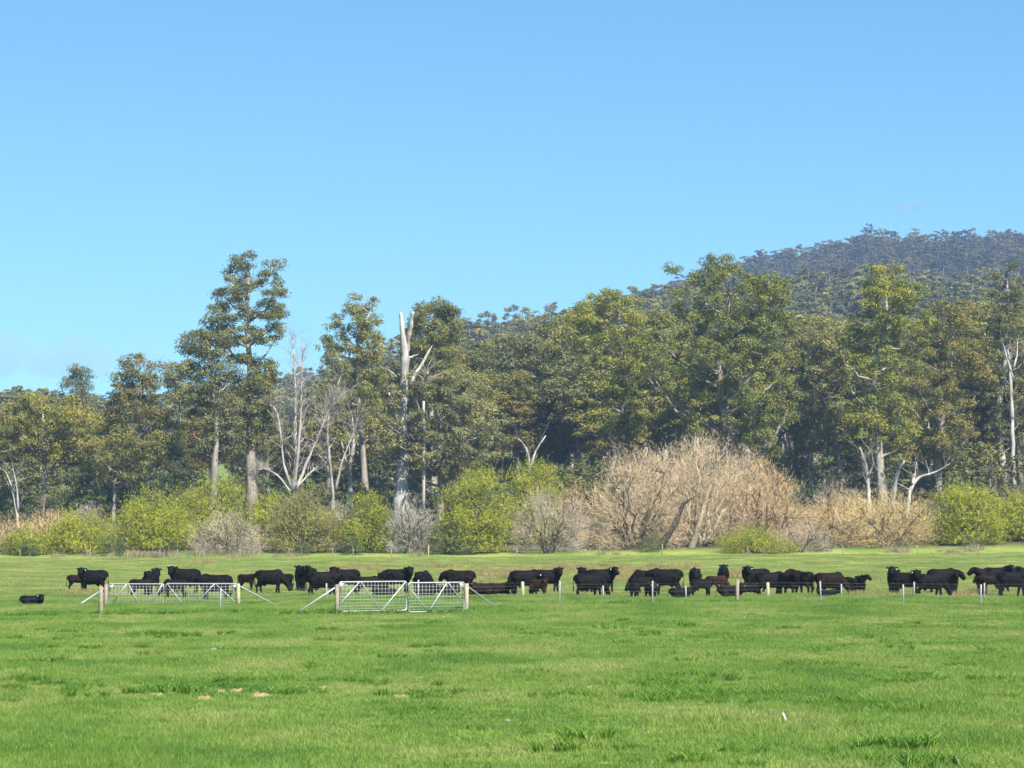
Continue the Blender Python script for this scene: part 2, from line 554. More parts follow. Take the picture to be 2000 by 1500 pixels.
def gum(name, base, env, n_clump, leafm, barkm, trunk_r, label, group=None, clump_r=1.7, leaf=.45, leaves=105,
        lean=0, trunk_top=.88, parent_scale=1, spread_depth=.85, limbs=9, snags=0, link=True, pad=1.3, padn=1.05, lobes=7):
    """env: list of (height, left extent, right extent) in metres about the trunk base; heights rising"""
    env = np.array(env, float)
    h0, h1 = env[0, 0], env[-1, 0]

    def ext(h):
        return np.interp(h, env[:, 0], env[:, 1]), np.interp(h, env[:, 0], env[:, 2])
    # trunk
    ht = h0 + (h1 - h0) * trunk_top
    nT = 9
    tz = np.linspace(0, ht, nT)
    cl = np.array([sum(ext(z)) / 2 if z > h0 else sum(ext(h0)) / 2 * (z / max(h0, .1)) for z in tz])
    wob = np.cumsum(rng.normal(size=(nT, 2)) * .018 * ht, 0); wob -= wob[0]; wob[:2] *= .4
    T = np.stack([cl * .8 + wob[:, 0] * .6, wob[:, 1] * .6, tz], 1)
    T[0, 2] = -.8
    tr = trunk_r * (1 - .82 * np.linspace(0, 1, nT) ** .8)
    tr[0] *= 1.35
    wood = MB()
    tube(wood, T, tr, 8)

    def tat(z):
        return np.array([np.interp(z, tz, T[:, 0]), np.interp(z, tz, T[:, 1]), z]), np.interp(z, tz, tr)
    # clump centres spread through the crown
    clump_r *= pad; n_clump = int(n_clump * padn)
    cs, tries = [], 0
    md = clump_r * .8
    while len(cs) < n_clump and tries < n_clump * 40:
        tries += 1
        h = h0 + (h1 - h0) * rng.random()
        l, r = ext(h)
        if rng.random() > (r - l) / (env[:, 2] - env[:, 1]).max() + .1: continue
        a = rng.random() * 2 * math.pi; q = rng.random() ** .35
        mid, hw = (l + r) / 2, (r - l) / 2
        p = np.array([mid + hw * q * math.cos(a), hw * spread_depth * q * math.sin(a), h])
        if cs and np.min(np.linalg.norm((np.array(cs) - p) * np.array([1, 1, 1.3]), axis=1)) < md: continue
        cs.append(p)
    cs = np.array(cs)
    # limbs to spread-out clumps, boughs from the nearest wood to the rest
    nodes = [tat(z)[0] for z in np.linspace(h0 * .75, ht, 10)]
    nrad = [tat(z)[1] for z in np.linspace(h0 * .75, ht, 10)]
    order = np.argsort(-np.abs(cs[:, 0] - np.interp(cs[:, 2], tz, T[:, 0])) - .4 * rng.random(len(cs)) * clump_r)
    main = []
    for c in order:
        if len(main) >= limbs: break
        if main and np.min(np.linalg.norm(cs[main] - cs[c], axis=1)) < clump_r * 2.2: continue
        main.append(c)
    for c in main:
        e = cs[c]
        d = math.hypot(e[0] - np.interp(e[2], tz, T[:, 0]), e[1])
        zs = np.clip(e[2] - d * (.55 + .5 * rng.random()), h0 * .55, ht * .93)
        s, sr = tat(zs)
        b = curve_pts(s, e, [(e[0] - s[0]) * .12, (e[1] - s[1]) * .12, -d * .14 + rng.normal() * .3], 6)
        b[2:5] += rng.normal(size=(3, 3)) * .05 * d
        r0 = min(sr * .55, .036 * d + .08)
        tube(wood, b, r0 * (1 - .75 * np.linspace(0, 1, 6)), 5, False)
        for k in range(1, 6):
            nodes.append(b[k]); nrad.append(r0 * (1 - .75 * k / 5))
    NP = np.array(nodes); NR = np.array(nrad)
    for c in range(len(cs)):
        if c in main: continue
        e = cs[c]
        dd = np.linalg.norm((NP - e) * np.array([1, 1, 1]), axis=1) + 1.2 * np.maximum(NP[:, 2] - e[2] + .5, 0)
        k = int(np.argmin(dd)); s = NP[k]; d = np.linalg.norm(e - s)
        b = curve_pts(s, e - np.array([0, 0, clump_r * .15]), [0, 0, -.12 * d + rng.normal() * .2], 4)
        r0 = min(NR[k] * .7, .028 * d + .05)
        tube(wood, b, r0 * (1 - .7 * np.linspace(0, 1, 4)), 4, False)
    for k in range(snags):                       # bare dead branches standing out of the crown
        s, sr = tat(ht * (.75 + .25 * rng.random()))
        e = s + np.array([rng.normal() * 1.2, rng.normal() * .6, 2.2 + 3 * rng.random()])
        tube(wood, curve_pts(s, e, rng.normal(size=3) * .3, 5), .1 * (1 - .85 * np.linspace(0, 1, 5)), 4, False)
    crown = MB()
    rs = clump_r * (.65 + .6 * rng.random(len(cs)))
    clump_leaves(crown, cs, rs, leaves, leaf, lobes=lobes)
    if not link:
        return wood.mesh('trunk', barkm), crown.mesh('crown', leafm, smooth=False)
    root = empty(name, tuple(base))
    tag(root, label, 'tree', group)
    wood.obj('trunk', barkm, root)
    crown.obj('crown', leafm, root, smooth=False)
    return root


def env_px(Y, pxb, rows):
    """crown outline given as (row, left px, right px) in the photograph -> metres about the base at depth Y"""
    b = G(pxb, Y)
    out = []
    for row, l, r in sorted(rows, key=lambda q: -q[0]):
        p, q = W(l, row, Y), W(r, row, Y)
        m, hw = (p[0] + q[0]) / 2 - b[0], (q[0] - p[0]) / 2 * 1.08
        out.append((p[2] - b[2], m - hw, m + hw))
    return b, out


HERO = [
    # pxb, Y, rows, clumps, leaf, bark, trunk radius, label, extra
    (492, 440, [(505, 455, 540), (540, 448, 545), (580, 418, 552), (640, 415, 552), (690, 440, 535), (740, 455, 545), (800, 455, 530), (880, 470, 520)],
     105, 'leaf_dark', 'bark_brown', 1.15, 'tallest gum tree with narrow dark crown and bare twigs at its tip', dict(snags=4, leaves=110, clump_r=1.5, trunk_top=.95)),
    (415, 431, [(652, 375, 440), (690, 360, 455), (760, 370, 460), (830, 375, 468), (890, 385, 450)],
     70, 'leaf_grey', 'bark_pale', .9, 'gum tree with pale trunk just left of the tallest gum', dict(clump_r=1.6)),
    (715, 470, [(583, 690, 750), (605, 682, 756), (640, 640, 745), (690, 632, 748), (760, 640, 752), (830, 650, 760)],
     80, 'leaf_olive', 'bark_brown', .8, 'gum tree with rounded top tuft left of the dead white trunk', dict(clump_r=1.6)),
    (850, 478, [(600, 825, 880), (625, 800, 892), (680, 790, 890), (740, 800, 880)],
     62, 'leaf_olive', 'bark_pale', .8, 'gum tree whose domed crown rises right behind the dead white trunk', dict(clump_r=1.7)),
    (858, 434.5, [(730, 770, 900), (790, 745, 955), (850, 735, 985), (900, 770, 970), (935, 800, 920)],
     150, 'leaf_grey', 'bark_brown', .7, 'low spreading gum with twisted pale limbs beside the dead white trunk', dict(clump_r=1.4, limbs=16, spread_depth=.55)),
    (1402, 452, [(508, 1385, 1405), (525, 1320, 1440), (560, 1315, 1540), (620, 1310, 1545), (680, 1275, 1540), (740, 1265, 1548), (800, 1290, 1545), (850, 1320, 1530), (890, 1450, 1530)],
     185, 'leaf_fresh', 'bark_pale', 1.25, 'largest gum tree with broad bright green crown behind the tan willows', dict(clump_r=1.75, limbs=16, leaves=115, trunk_top=.82)),
    (1722, 448, [(524, 1690, 1750), (545, 1685, 1800), (590, 1670, 1818), (640, 1660, 1810), (700, 1640, 1790), (770, 1650, 1760), (840, 1665, 1790), (900, 1680, 1770)],
     120, 'leaf_fresh', 'bark_pale', 1.0, 'tall gum with sunlit yellow green crown and forked pale trunk', dict(clump_r=1.7, limbs=13, leaves=112)),
    (1835, 462, [(595, 1815, 1885), (630, 1800, 1905), (700, 1790, 1930), (780, 1780, 1925), (860, 1770, 1900), (900, 1790, 1870)],
     95, 'leaf_rust', 'bark_pale', .8, 'gum tree with olive yellow crown right of the forked pale gum', dict(clump_r=1.7, limbs=11)),
    (1962, 500, [(520, 1950, 1985), (560, 1935, 1995), (640, 1925, 2005), (720, 1930, 2010), (800, 1925, 2000), (860, 1920, 1990)],
     75, 'leaf_dark', 'bark_pale', .95, 'tall thin gum with white upper trunk near the right edge', dict(clump_r=1.5, trunk_top=.97)),
    (272, 450, [(697, 245, 285), (720, 230, 305), (770, 225, 318), (830, 215, 328), (880, 200, 330), (915, 215, 310)],
     75, 'leaf_rust', 'bark_brown', .6, 'rusty brown crowned gum tree left of the bare slope field', dict(clump_r=1.5)),
    (152, 560, [(708, 142, 165), (735, 132, 182), (775, 130, 195), (830, 140, 190)],
     30, 'leaf_grey', 'bark_pale', .5, 'thin gum with sparse tiered tufts above the left treetops', dict(clump_r=1.6, leaves=90)),
    (80, 445, [(772, 35, 135), (800, 20, 175), (850, 15, 185), (900, 40, 150)],
     85, 'leaf_olive', 'bark_pale', .7, 'broad olive gum with forked orange grey trunk at the left', dict(clump_r=1.6, limbs=12)),
    (222, 436, [(850, 180, 290), (880, 165, 330), (915, 175, 320), (940, 190, 270)],
     45, 'leaf_dark', 'bark_pale', .4, 'low dark tree under the rusty crowned gum', dict(clump_r=1.4)),
    (340, 520, [(715, 330, 375), (745, 322, 378), (790, 330, 372)],
     26, 'leaf_grey', 'bark_pale', .5, 'grey thin gum with tall bare trunk beside the field gap', dict(clump_r=1.6)),
    (-25, 440, [(790, -80, 20), (850, -95, 35), (920, -80, 45), (960, -60, 30)],
     45, 'leaf_dark', 'bark_brown', .6, 'dark gum tree cut by the left edge of the view', dict(clump_r=1.6)),
    (1190, 470, [(570, 1150, 1215), (600, 1120, 1260), (660, 1125, 1265), (720, 1140, 1270), (790, 1150, 1250), (860, 1160, 1240)],
     90, 'leaf_fresh', 'bark_brown', .85, 'gum with yellow green top standing highest in the middle stand', dict(clump_r=1.65)),
    (1580, 470, [(640, 1560, 1640), (690, 1550, 1660), (760, 1555, 1655), (830, 1545, 1650), (890, 1560, 1630)],
     75, 'leaf_grey', 'bark_pale', .7, 'grey green gum with white limbs between the two tallest right gums', dict(clump_r=1.6, limbs=13)),
]
for (pxb, Y, rows, nc, lm, bm, tr, lab, ex) in HERO:
    b, env = env_px(Y, pxb, rows)
    gum('gum_tree', b, env, nc, M[lm], M[bm], tr, lab, 'large gum trees behind the willows', **ex)

# shared gums for the stand: several forms, each copied
FORMS = []
for k in range(10):
    s = 1 + .0 * k
    hh = 26
    wd = [4.2, 5.2, 3.6, 6.0, 4.8, 5.6, 3.8, 5.0, 6.4, 4.4][k]
    bot = [.3, .42, .22, .38, .45, .25, .4, .3, .36, .26][k]
    env = [(hh * bot, -wd * .5, wd * .55), (hh * (bot + .2), -wd * .95, wd * (.8 + .2 * rng.random())), (hh * .72, -wd * (.75 + .3 * rng.random()), wd),
           (hh * .88, -wd * .7, wd * .65), (hh, -wd * .3, wd * .25)]
    lm = ['leaf_olive', 'leaf_grey', 'leaf_dark', 'leaf_olive', 'leaf_fresh', 'leaf_grey', 'leaf_rust', 'leaf_olive', 'leaf_dark', 'leaf_fresh'][k]
    bm = ['bark_pale', 'bark_brown', 'bark_pale', 'bark_pale', 'bark_brown'][k % 5]
    FORMS.append(gum('x', (0, 0, 0), env, 72, M[lm], M[bm], .5, '', clump_r=1.5, leaf=.45, leaves=90, limbs=10, link=False))


def put_gum(px, Y, top, k, label, group, wide=1.0, forms=None, href=26):
    b = G(px, Y)
    hgt = W(px, top, Y)[2] - b[2]
    s = hgt / href
    root = empty('gum_tree', tuple(b))
    root.rotation_euler = (0, 0, rng.random() * 6.28)
    root.scale = (s * wide, s * wide, s)
    tag(root, label, 'tree', group)
    tm, cm = (forms or FORMS)[k]
    mobj('trunk', tm, root); mobj('crown', cm, root)
    return root


SKYX = [0, 60, 120, 200, 300, 345, 420, 560, 640, 720, 800, 890, 950, 1000, 1060, 1110, 1150, 1200, 1250, 1300, 1360, 1500, 1560, 1600, 1650, 1700, 1760, 1830, 1900, 1960, 2040]
SKYT = [782, 778, 790, 790, 790, 770, 700, 760, 700, 655, 650, 628, 636, 632, 618, 595, 580, 578, 585, 592, 600, 580, 590, 605, 605, 592, 600, 592, 575, 555, 555]
stand_specs = [
    # x from, x to, step, Y range, lowering of the top against the skyline (px), label, group
    (-90, 215, 38, (470, 520), (15, 70), 'gum tree in the front row of the far left stand', 'gums at the far left'),
    (170, 315, 26, (470, 540), (60, 110), 'gum tree behind the rusty crowned gum', 'gums behind the rusty one'),
    (350, 430, 24, (490, 560), (60, 120), 'gum tree behind the left neighbour of the tallest gum', 'gums left behind the tallest'),
    (470, 640, 26, (490, 600), (80, 130), 'gum tree behind the silver white dead tree', 'gums behind the silver tree'),
    (-90, 190, 55, (540, 620), (0, 25), 'gum tree in the back row at the far left', 'gums at the far left, back row'),
    (640, 890, 46, (500, 540), (40, 110), 'gum tree crowded behind the dead white trunk', 'gums behind the dead trunk'),
    (900, 1290, 36, (480, 520), (80, 170), 'gum tree in the front row of the middle stand', 'gums of the middle stand front'),
    (890, 1320, 34, (540, 600), (5, 60), 'gum tree further back in the middle stand', 'gums of the middle stand back'),
    (1290, 1660, 44, (500, 560), (30, 120), 'gum tree in the stand behind the largest gum', 'gums behind the largest gum'),
    (1640, 2080, 42, (500, 540), (90, 190), 'gum tree in the front row of the right hand stand', 'gums of the right stand front'),
    (1560, 2080, 42, (550, 620), (5, 70), 'gum tree further back in the right hand stand', 'gums of the right stand back'),
]
ORD = ['first', 'second', 'third', 'fourth', 'fifth', 'sixth', 'seventh', 'eighth', 'ninth', 'tenth', 'eleventh', 'twelfth', 'thirteenth', 'fourteenth', 'fifteenth']
for (x0, x1, st, yr, low, lab, grp) in stand_specs:
    xs = np.sort(np.arange(x0, x1, st) + np.clip(rng.normal(size=len(np.arange(x0, x1, st))), -2, 2) * st * .2)
    for q, px in enumerate(xs):
        Y = yr[0] + (yr[1] - yr[0]) * rng.random()
        top = np.interp(px, SKYX, SKYT) + low[0] + (low[1] - low[0]) * rng.random()
        put_gum(px, Y, top, int(rng.integers(10)), '%s from the left, %s' % (ORD[q], lab), grp, wide=1.15 + .5 * rng.random())
for px, Y, top, k in [(455, 520, 815, 1), (528, 500, 790, 5), (545, 490, 850, 0)]:
    put_gum(px, Y, top, k, {455: 'slender gum tree at the left edge of the tallest gum trunk', 528: 'slender gum tree right behind the tallest gum', 545: 'shortest slender gum between the tallest gum and the silver dead tree'}[px], 'gums close behind the tallest gum')

# lower detail gums for the slope
MID = []
for k in range(7):
    hh = 22; wd = 3.6 + 1.8 * rng.random(); bot = .3 + .15 * rng.random()
    env = [(hh * bot, -wd * .5, wd * .5), (hh * (bot + .2), -wd, wd), (hh * .75, -wd, wd), (hh * .9, -wd * .65, wd * .65), (hh, -wd * .3, wd * .3)]
    MID.append(gum('x', (0, 0, 0), env, 34, M[['leaf_olive', 'leaf_grey', 'leaf_rust', 'leaf_olive', 'leaf_hill', 'leaf_grey', 'leaf_dark'][k]], M[['bark_pale', 'bark_brown'][k % 2]], .38, '', clump_r=1.6, leaf=.75, leaves=34, limbs=7, pad=1.2, padn=.75, lobes=4, link=False))
cnt = 0
for row in range(9):
    Y0 = 610 + row * 42
    px = -120 + rng.random() * 30
    while px < 2120:
        Y = Y0 + rng.normal() * 10
        infield = px < 640 and 560 < Y < 1000
        if not infield:
            b = G(px, Y)
            top = W(px, YH, Y)  # placeholder for scale only
            hgt = 18 + 10 * rng.random()
            root = empty('gum_tree', tuple(b)); s = hgt / 22
            root.scale = (s * (1.15 + .45 * rng.random()),) * 2 + (s,)
            root.rotation_euler = (0, 0, rng.random() * 6.28)
            side = 'middle' if px < 1330 else 'right hand'
            tag(root, 'gum tree of the forest climbing the %s slope' % side, 'tree', 'gums on the %s slope' % side)
            tm, cm = MID[int(rng.integers(7))]
            mobj('trunk', tm, root); mobj('crown', cm, root)
            cnt += 1
        px += (62 + row * -1.5) * (.75 + .5 * rng.random())

# far forest on the ridges: one mass
FAR = []
for k in range(12):
    hh = 20; wd = 3.4 + 1.6 * rng.random()
    env = [(hh * .4, -wd * .6, wd * .6), (hh * .65, -wd, wd), (hh * .85, -wd * .75, wd * .75), (hh, -wd * .3, wd * .3)]
    wm, cm = gum('x', (0, 0, 0), env, 16, M['leaf_hill' if k < 6 else ('leaf_olive' if k < 9 else 'leaf_dark')], M['bark_brown'], .25, '', clump_r=1.9, leaf=1.1, leaves=18, limbs=4, pad=1, padn=1, lobes=2, link=False)
    # one piece: trunk and crown together
    o = bpy.data.objects.new('far_gum', cm)
    bm = bmesh.new(); bm.from_mesh(cm); nf = len(bm.faces)
    bm.from_mesh(wm); bm.faces.ensure_lookup_table()
    for f in bm.faces[nf:]: f.material_index = 1
    bm.to_mesh(cm); bm.free(); cm.materials.append(wm.materials[0])
    FAR.append(o)
P = []
for Y in np.arange(985, 1345, 13.0):
    st = 7.5
    xs = np.arange(-.30 * Y, .30 * Y, st); xs = xs + rng.normal(size=len(xs)) * 2.5
    yv = Y + rng.normal(size=len(xs)) * 4
    P.append(np.stack([xs, yv], 1))
for Y in np.arange(1850, 2290, 17.0):
    xs = np.arange(.0 * Y, .30 * Y, 9.0); xs = xs + rng.normal(size=len(xs)) * 3
    yv = Y + rng.normal(size=len(xs)) * 5
    P.append(np.stack([xs, yv], 1))
P = np.concatenate(P)
keep = ~((P[:, 1] < 1005) & (1000 + P[:, 0] / P[:, 1] * F < 640))
P = P[keep]
P3 = np.concatenate([P, ground(P[:, 0], P[:, 1])[:, None]], 1)
n = len(P3)
s = (.55 + .75 * rng.random((n, 1)) ** 1.6) * np.array([[1, 1, 1]]); s[:, :2] *= (1.25 + .6 * rng.random((n, 1)))
scatter('hill_forest', P3, rng.random(n) * 6.28, s, np.where(P3[:, 1] < 1500, rng.integers(4, 12, n), rng.integers(0, 6, n)), FAR, 'dense gum forest covering the far ridges', 'forest')
# emergent trees on the skyline of the ridges
for (px, Y, top) in [(1700, 2205, 438), (1728, 2210, 447), (1790, 2215, 446), (1850, 2200, 450), (1905, 2210, 447), (1960, 2200, 452), (1640, 2205, 470), (1580, 2205, 484), (1490, 2200, 487), (1440, 2205, 508)]:
    put_gum(px, Y, top, int(rng.integers(7)), 'gum tree standing above the skyline of the blue hill', 'skyline gums on the blue hill', wide=1.1, forms=MID, href=22)
for (px, Y, top) in [(905, 1300, 618), (945, 1305, 612), (1000, 1302, 600), (1030, 1300, 598), (1085, 1303, 590), (1240, 1300, 562), (1275, 1300, 560)]:
    put_gum(px, Y, top, int(rng.integers(7)), 'gum tree on the skyline of the nearer ridge', 'skyline gums on the nearer ridge', wide=1.1, forms=MID, href=22)


# ------------------------------------------------------------------ dead trees
def bare(name, pxb, Y, stems, label, r0=.5, matname='dead_wood', twig=3, depth=3, seed=1, thin=1.0):
    """leafless tree: stems are pixel paths, branches split from them"""
    global rng
    b = G(pxb, Y)
    mb = MB()
    rs = np.random.default_rng(seed)

    def grow(p, d, L, r, lev):
        n = 5
        pts = [p]
        for k in range(n - 1):
            d = unit(d + rs.normal(size=3) * .16 + np.array([0, 0, .05]))
            pts.append(pts[-1] + d * L / (n - 1))
        pts = np.array(pts)
        tube(mb, pts, r * (1 - .7 * np.linspace(0, 1, n)), 5 if lev < 2 else 3, False)
        if lev >= depth: return
        for k in range(3 if lev < 2 else 2):
            q = pts[1 + int(rs.integers(n - 1))]
            dd = unit(d * .8 + rs.normal(size=3) * .55 + np.array([0, 0, .15]))
            grow(q, dd, L * (.45 + .25 * rs.random()), r * .42, lev + 1)
    for st in stems:
        dz = rs.normal() * 1.2
        pts = np.array([W(px, row, Y) - b for px, row, *_ in st])
        pts[:, 1] += np.linspace(0, dz * 2, len(pts))
        rad = np.array([q[2] for q in st], float) * thin
        # smooth the path
        t = np.linspace(0, 1, len(pts)); tt = np.linspace(0, 1, len(pts) * 3)
        pp = np.stack([np.interp(tt, t, pts[:, k]) for k in range(3)], 1)
        pp[1:-1] = (pp[:-2] + pp[1:-1] * 2 + pp[2:]) / 4
        rr = np.interp(tt, t, rad) * (1 + .1 * rs.normal(size=len(tt)))
        pp[1:] += rs.normal(size=(len(pp) - 1, 3)) * rr[1:, None] * .12
        tube(mb, pp, rr, 9)
        if thin == .74:
            for k in range(3, len(pp) - 1, 3):
                a = rs.random() * 6.28
                d = np.array([math.cos(a), math.sin(a) * .6, .35])
                tube(mb, curve_pts(pp[k], pp[k] + d * rr[k] * (1.8 + 2.2 * rs.random()), [0, 0, -.1], 4), rr[k] * np.array([.3, .22, .17, .06]), 6)
        if twig:
            for k in range(len(pp) // 4 + 1, len(pp)):
                for _ in range(twig if k > len(pp) * .5 else max(1, twig // 2)):
                    d = unit(pp[k] - pp[k - 1])
                    dd = unit(d * .7 + rs.normal(size=3) * np.array([.7, .7, .4]) + np.array([0, 0, .3]))
                    if rs.random() < .55:
                        grow(pp[k], dd, 1.6 + 2.6 * rs.random(), max(.035, rr[k] * .33), 1)
    root = empty(name, tuple(b))
    tag(root, label, 'tree')
    mb.obj('trunk', M[matname], root)
    return root


bare('dead_tree', 575, 437, [
    [(572, 1015, .85), (574, 960, .75), (575, 900, .5), (574, 800, .38), (572, 720, .25), (568, 660, .1)],
    [(572, 960, .6), (582, 900, .42), (588, 820, .32), (590, 740, .22), (594, 670, .08)],
    [(578, 960, .55), (600, 900, .4), (622, 850, .3), (640, 800, .2), (672, 765, .08)],
    [(568, 950, .4), (552, 900, .32), (548, 850, .28), (540, 800, .24), (520, 785, .18), (490, 788, .06)],
    [(566, 960, .35), (545, 930, .26), (520, 915, .16), (505, 918, .06)],
    [(582, 950, .3), (605, 920, .2), (620, 905, .08)]],
    'bare silver white tree with many upright stems and no leaves', seed=3, twig=10, thin=.6)
bare('dead_tree', 652, 442, [
    [(650, 1015, .6), (652, 960, .5), (645, 900, .38), (640, 840, .3), (650, 790, .2), (668, 740, .08)],
    [(655, 960, .4), (668, 900, .3), (690, 850, .2), (700, 815, .08)],
    [(648, 940, .3), (630, 880, .24), (628, 820, .16), (640, 770, .06)]],
    'smaller bare grey tree right of the silver white one', seed=8, twig=8, thin=.62)
bare('dead_tree', 683, 446, [
    [(684, 1015, .6), (684, 960, .5), (683, 910, .36), (692, 860, .2), (688, 815, .08)],
    [(684, 930, .3), (672, 890, .2), (664, 860, .08)]],
    'short bare grey trunk left of the dead white trunk', seed=12, twig=2)
bare('dead_tree', 782, 435, [
    [(780, 1030, 2.0), (782, 985, 1.8), (786, 940, 1.55), (790, 890, 1.25), (788, 850, 1.1), (788, 800, .95), (790, 760, .85), (792, 720, .95), (792, 690, 1.0), (788, 655, .62), (785, 628, .5), (783, 612, .38)],
    [(794, 690, .75), (798, 660, .6), (803, 635, .52), (807, 612, .42)],
    [(789, 745, .45), (775, 737, .35), (765, 727, .2), (752, 720, .08)],
    [(786, 860, .7), (776, 825, .6), (768, 795, .45), (762, 770, .3)],
    [(800, 755, .35), (806, 735, .42), (822, 712, .38), (832, 690, .3), (842, 672, .1)]],
    'huge broken dead white trunk with forked top', twig=0, seed=5, thin=.74)
bare('dead_tree', 828, 432, [[(828, 785, .22), (827, 760, .3), (832, 742, .25), (838, 730, .1)], [(827, 1000, .3), (828, 900, .3), (828, 785, .26)], [(828, 755, .16), (823, 735, .08)]],
     'thin bare white stem right of the dead white trunk', twig=1, seed=15)
bare('dead_tree', 1697, 430, [
    [(1698, 1010, .4), (1697, 965, .36), (1696, 930, .26), (1690, 900, .2), (1680, 872, .06)],
    [(1697, 930, .22), (1706, 905, .18), (1700, 880, .06)]],
    'small bare white tree with forked crown above the tan willow', twig=2, seed=21)
bare('dead_tree', 1745, 432, [[(1742, 1000, .5), (1745, 945, .42), (1752, 920, .3), (1760, 902, .14)]], 'short leaning white stub beside the small bare tree', twig=0, seed=22)
bare('dead_tree', 1772, 428, [
    [(1770, 1010, .42), (1776, 970, .36), (1782, 945, .3), (1800, 930, .24), (1830, 922, .14), (1858, 905, .05)],
    [(1782, 945, .22), (1790, 925, .12), (1795, 900, .05)]],
    'leaning bare tree with one long limb reaching right', twig=2, seed=23)
bare('dead_tree', 1982, 470, [
    [(1982, 960, .45), (1980, 880, .4), (1980, 800, .36), (1978, 720, .3), (1975, 680, .1)],
    [(1979, 740, .2), (1970, 700, .16), (1964, 670, .06)], [(1980, 720, .2), (1988, 690, .16), (1990, 665, .06)]],
    'tall bare grey pole of a tree at the right edge', twig=2, seed=24)
bare('dead_tree', 35, 428, [[(36, 1040, .3), (33, 1000, .26), (24, 960, .2), (14, 930, .12), (4, 915, .05)], [(36, 1000, .2), (34, 950, .16), (28, 915, .06)]],
     'two thin bare leaning stems at the far left', twig=1, seed=25)
bare('dead_tree', 1040, 465, [[(1034, 1000, .4), (1034, 930, .34), (1030, 880, .26), (1012, 858, .08)], [(1034, 920, .25), (1046, 880, .2), (1066, 850, .08)]],
     'pale forked bare tree behind the round green willow', twig=1, seed=26)

# understorey shrubs among the trunks
SH = []
for k in range(4):
    env = [(.4, -2.2, 2.2), (1.6, -3, 3), (3.2, -2.4, 2.4), (4.4, -1, 1)]
    SH.append(gum('x', (0, 0, 0), env, 20, M['leaf_shrub'] if k % 2 else M['leaf_dark'], M['bark_brown'], .12, '', clump_r=1.3, leaf=.36, leaves=60, limbs=5, pad=1, padn=1, lobes=3, trunk_top=.6, link=False))
for x in np.arange(-60, 2080, 21):
    px = x + rng.normal() * 12
    if 432 < px < 466 or 315 < px < 345: continue
    Y = 425 + 130 * rng.random()
    b = G(px, Y)
    s = 1.0 + 1.1 * rng.random()
    root = empty('shrub', tuple(b)); root.scale = (s * 1.1, s * 1.1, s); root.rotation_euler = (0, 0, rng.random() * 6.28)
    tag(root, 'dark leafy shrub between the gum trunks behind the willows', 'shrub', 'shrubs under the gums')
    tm, cm = SH[int(rng.integers(4))]
    mobj('stem', tm, root); mobj('crown', cm, root)


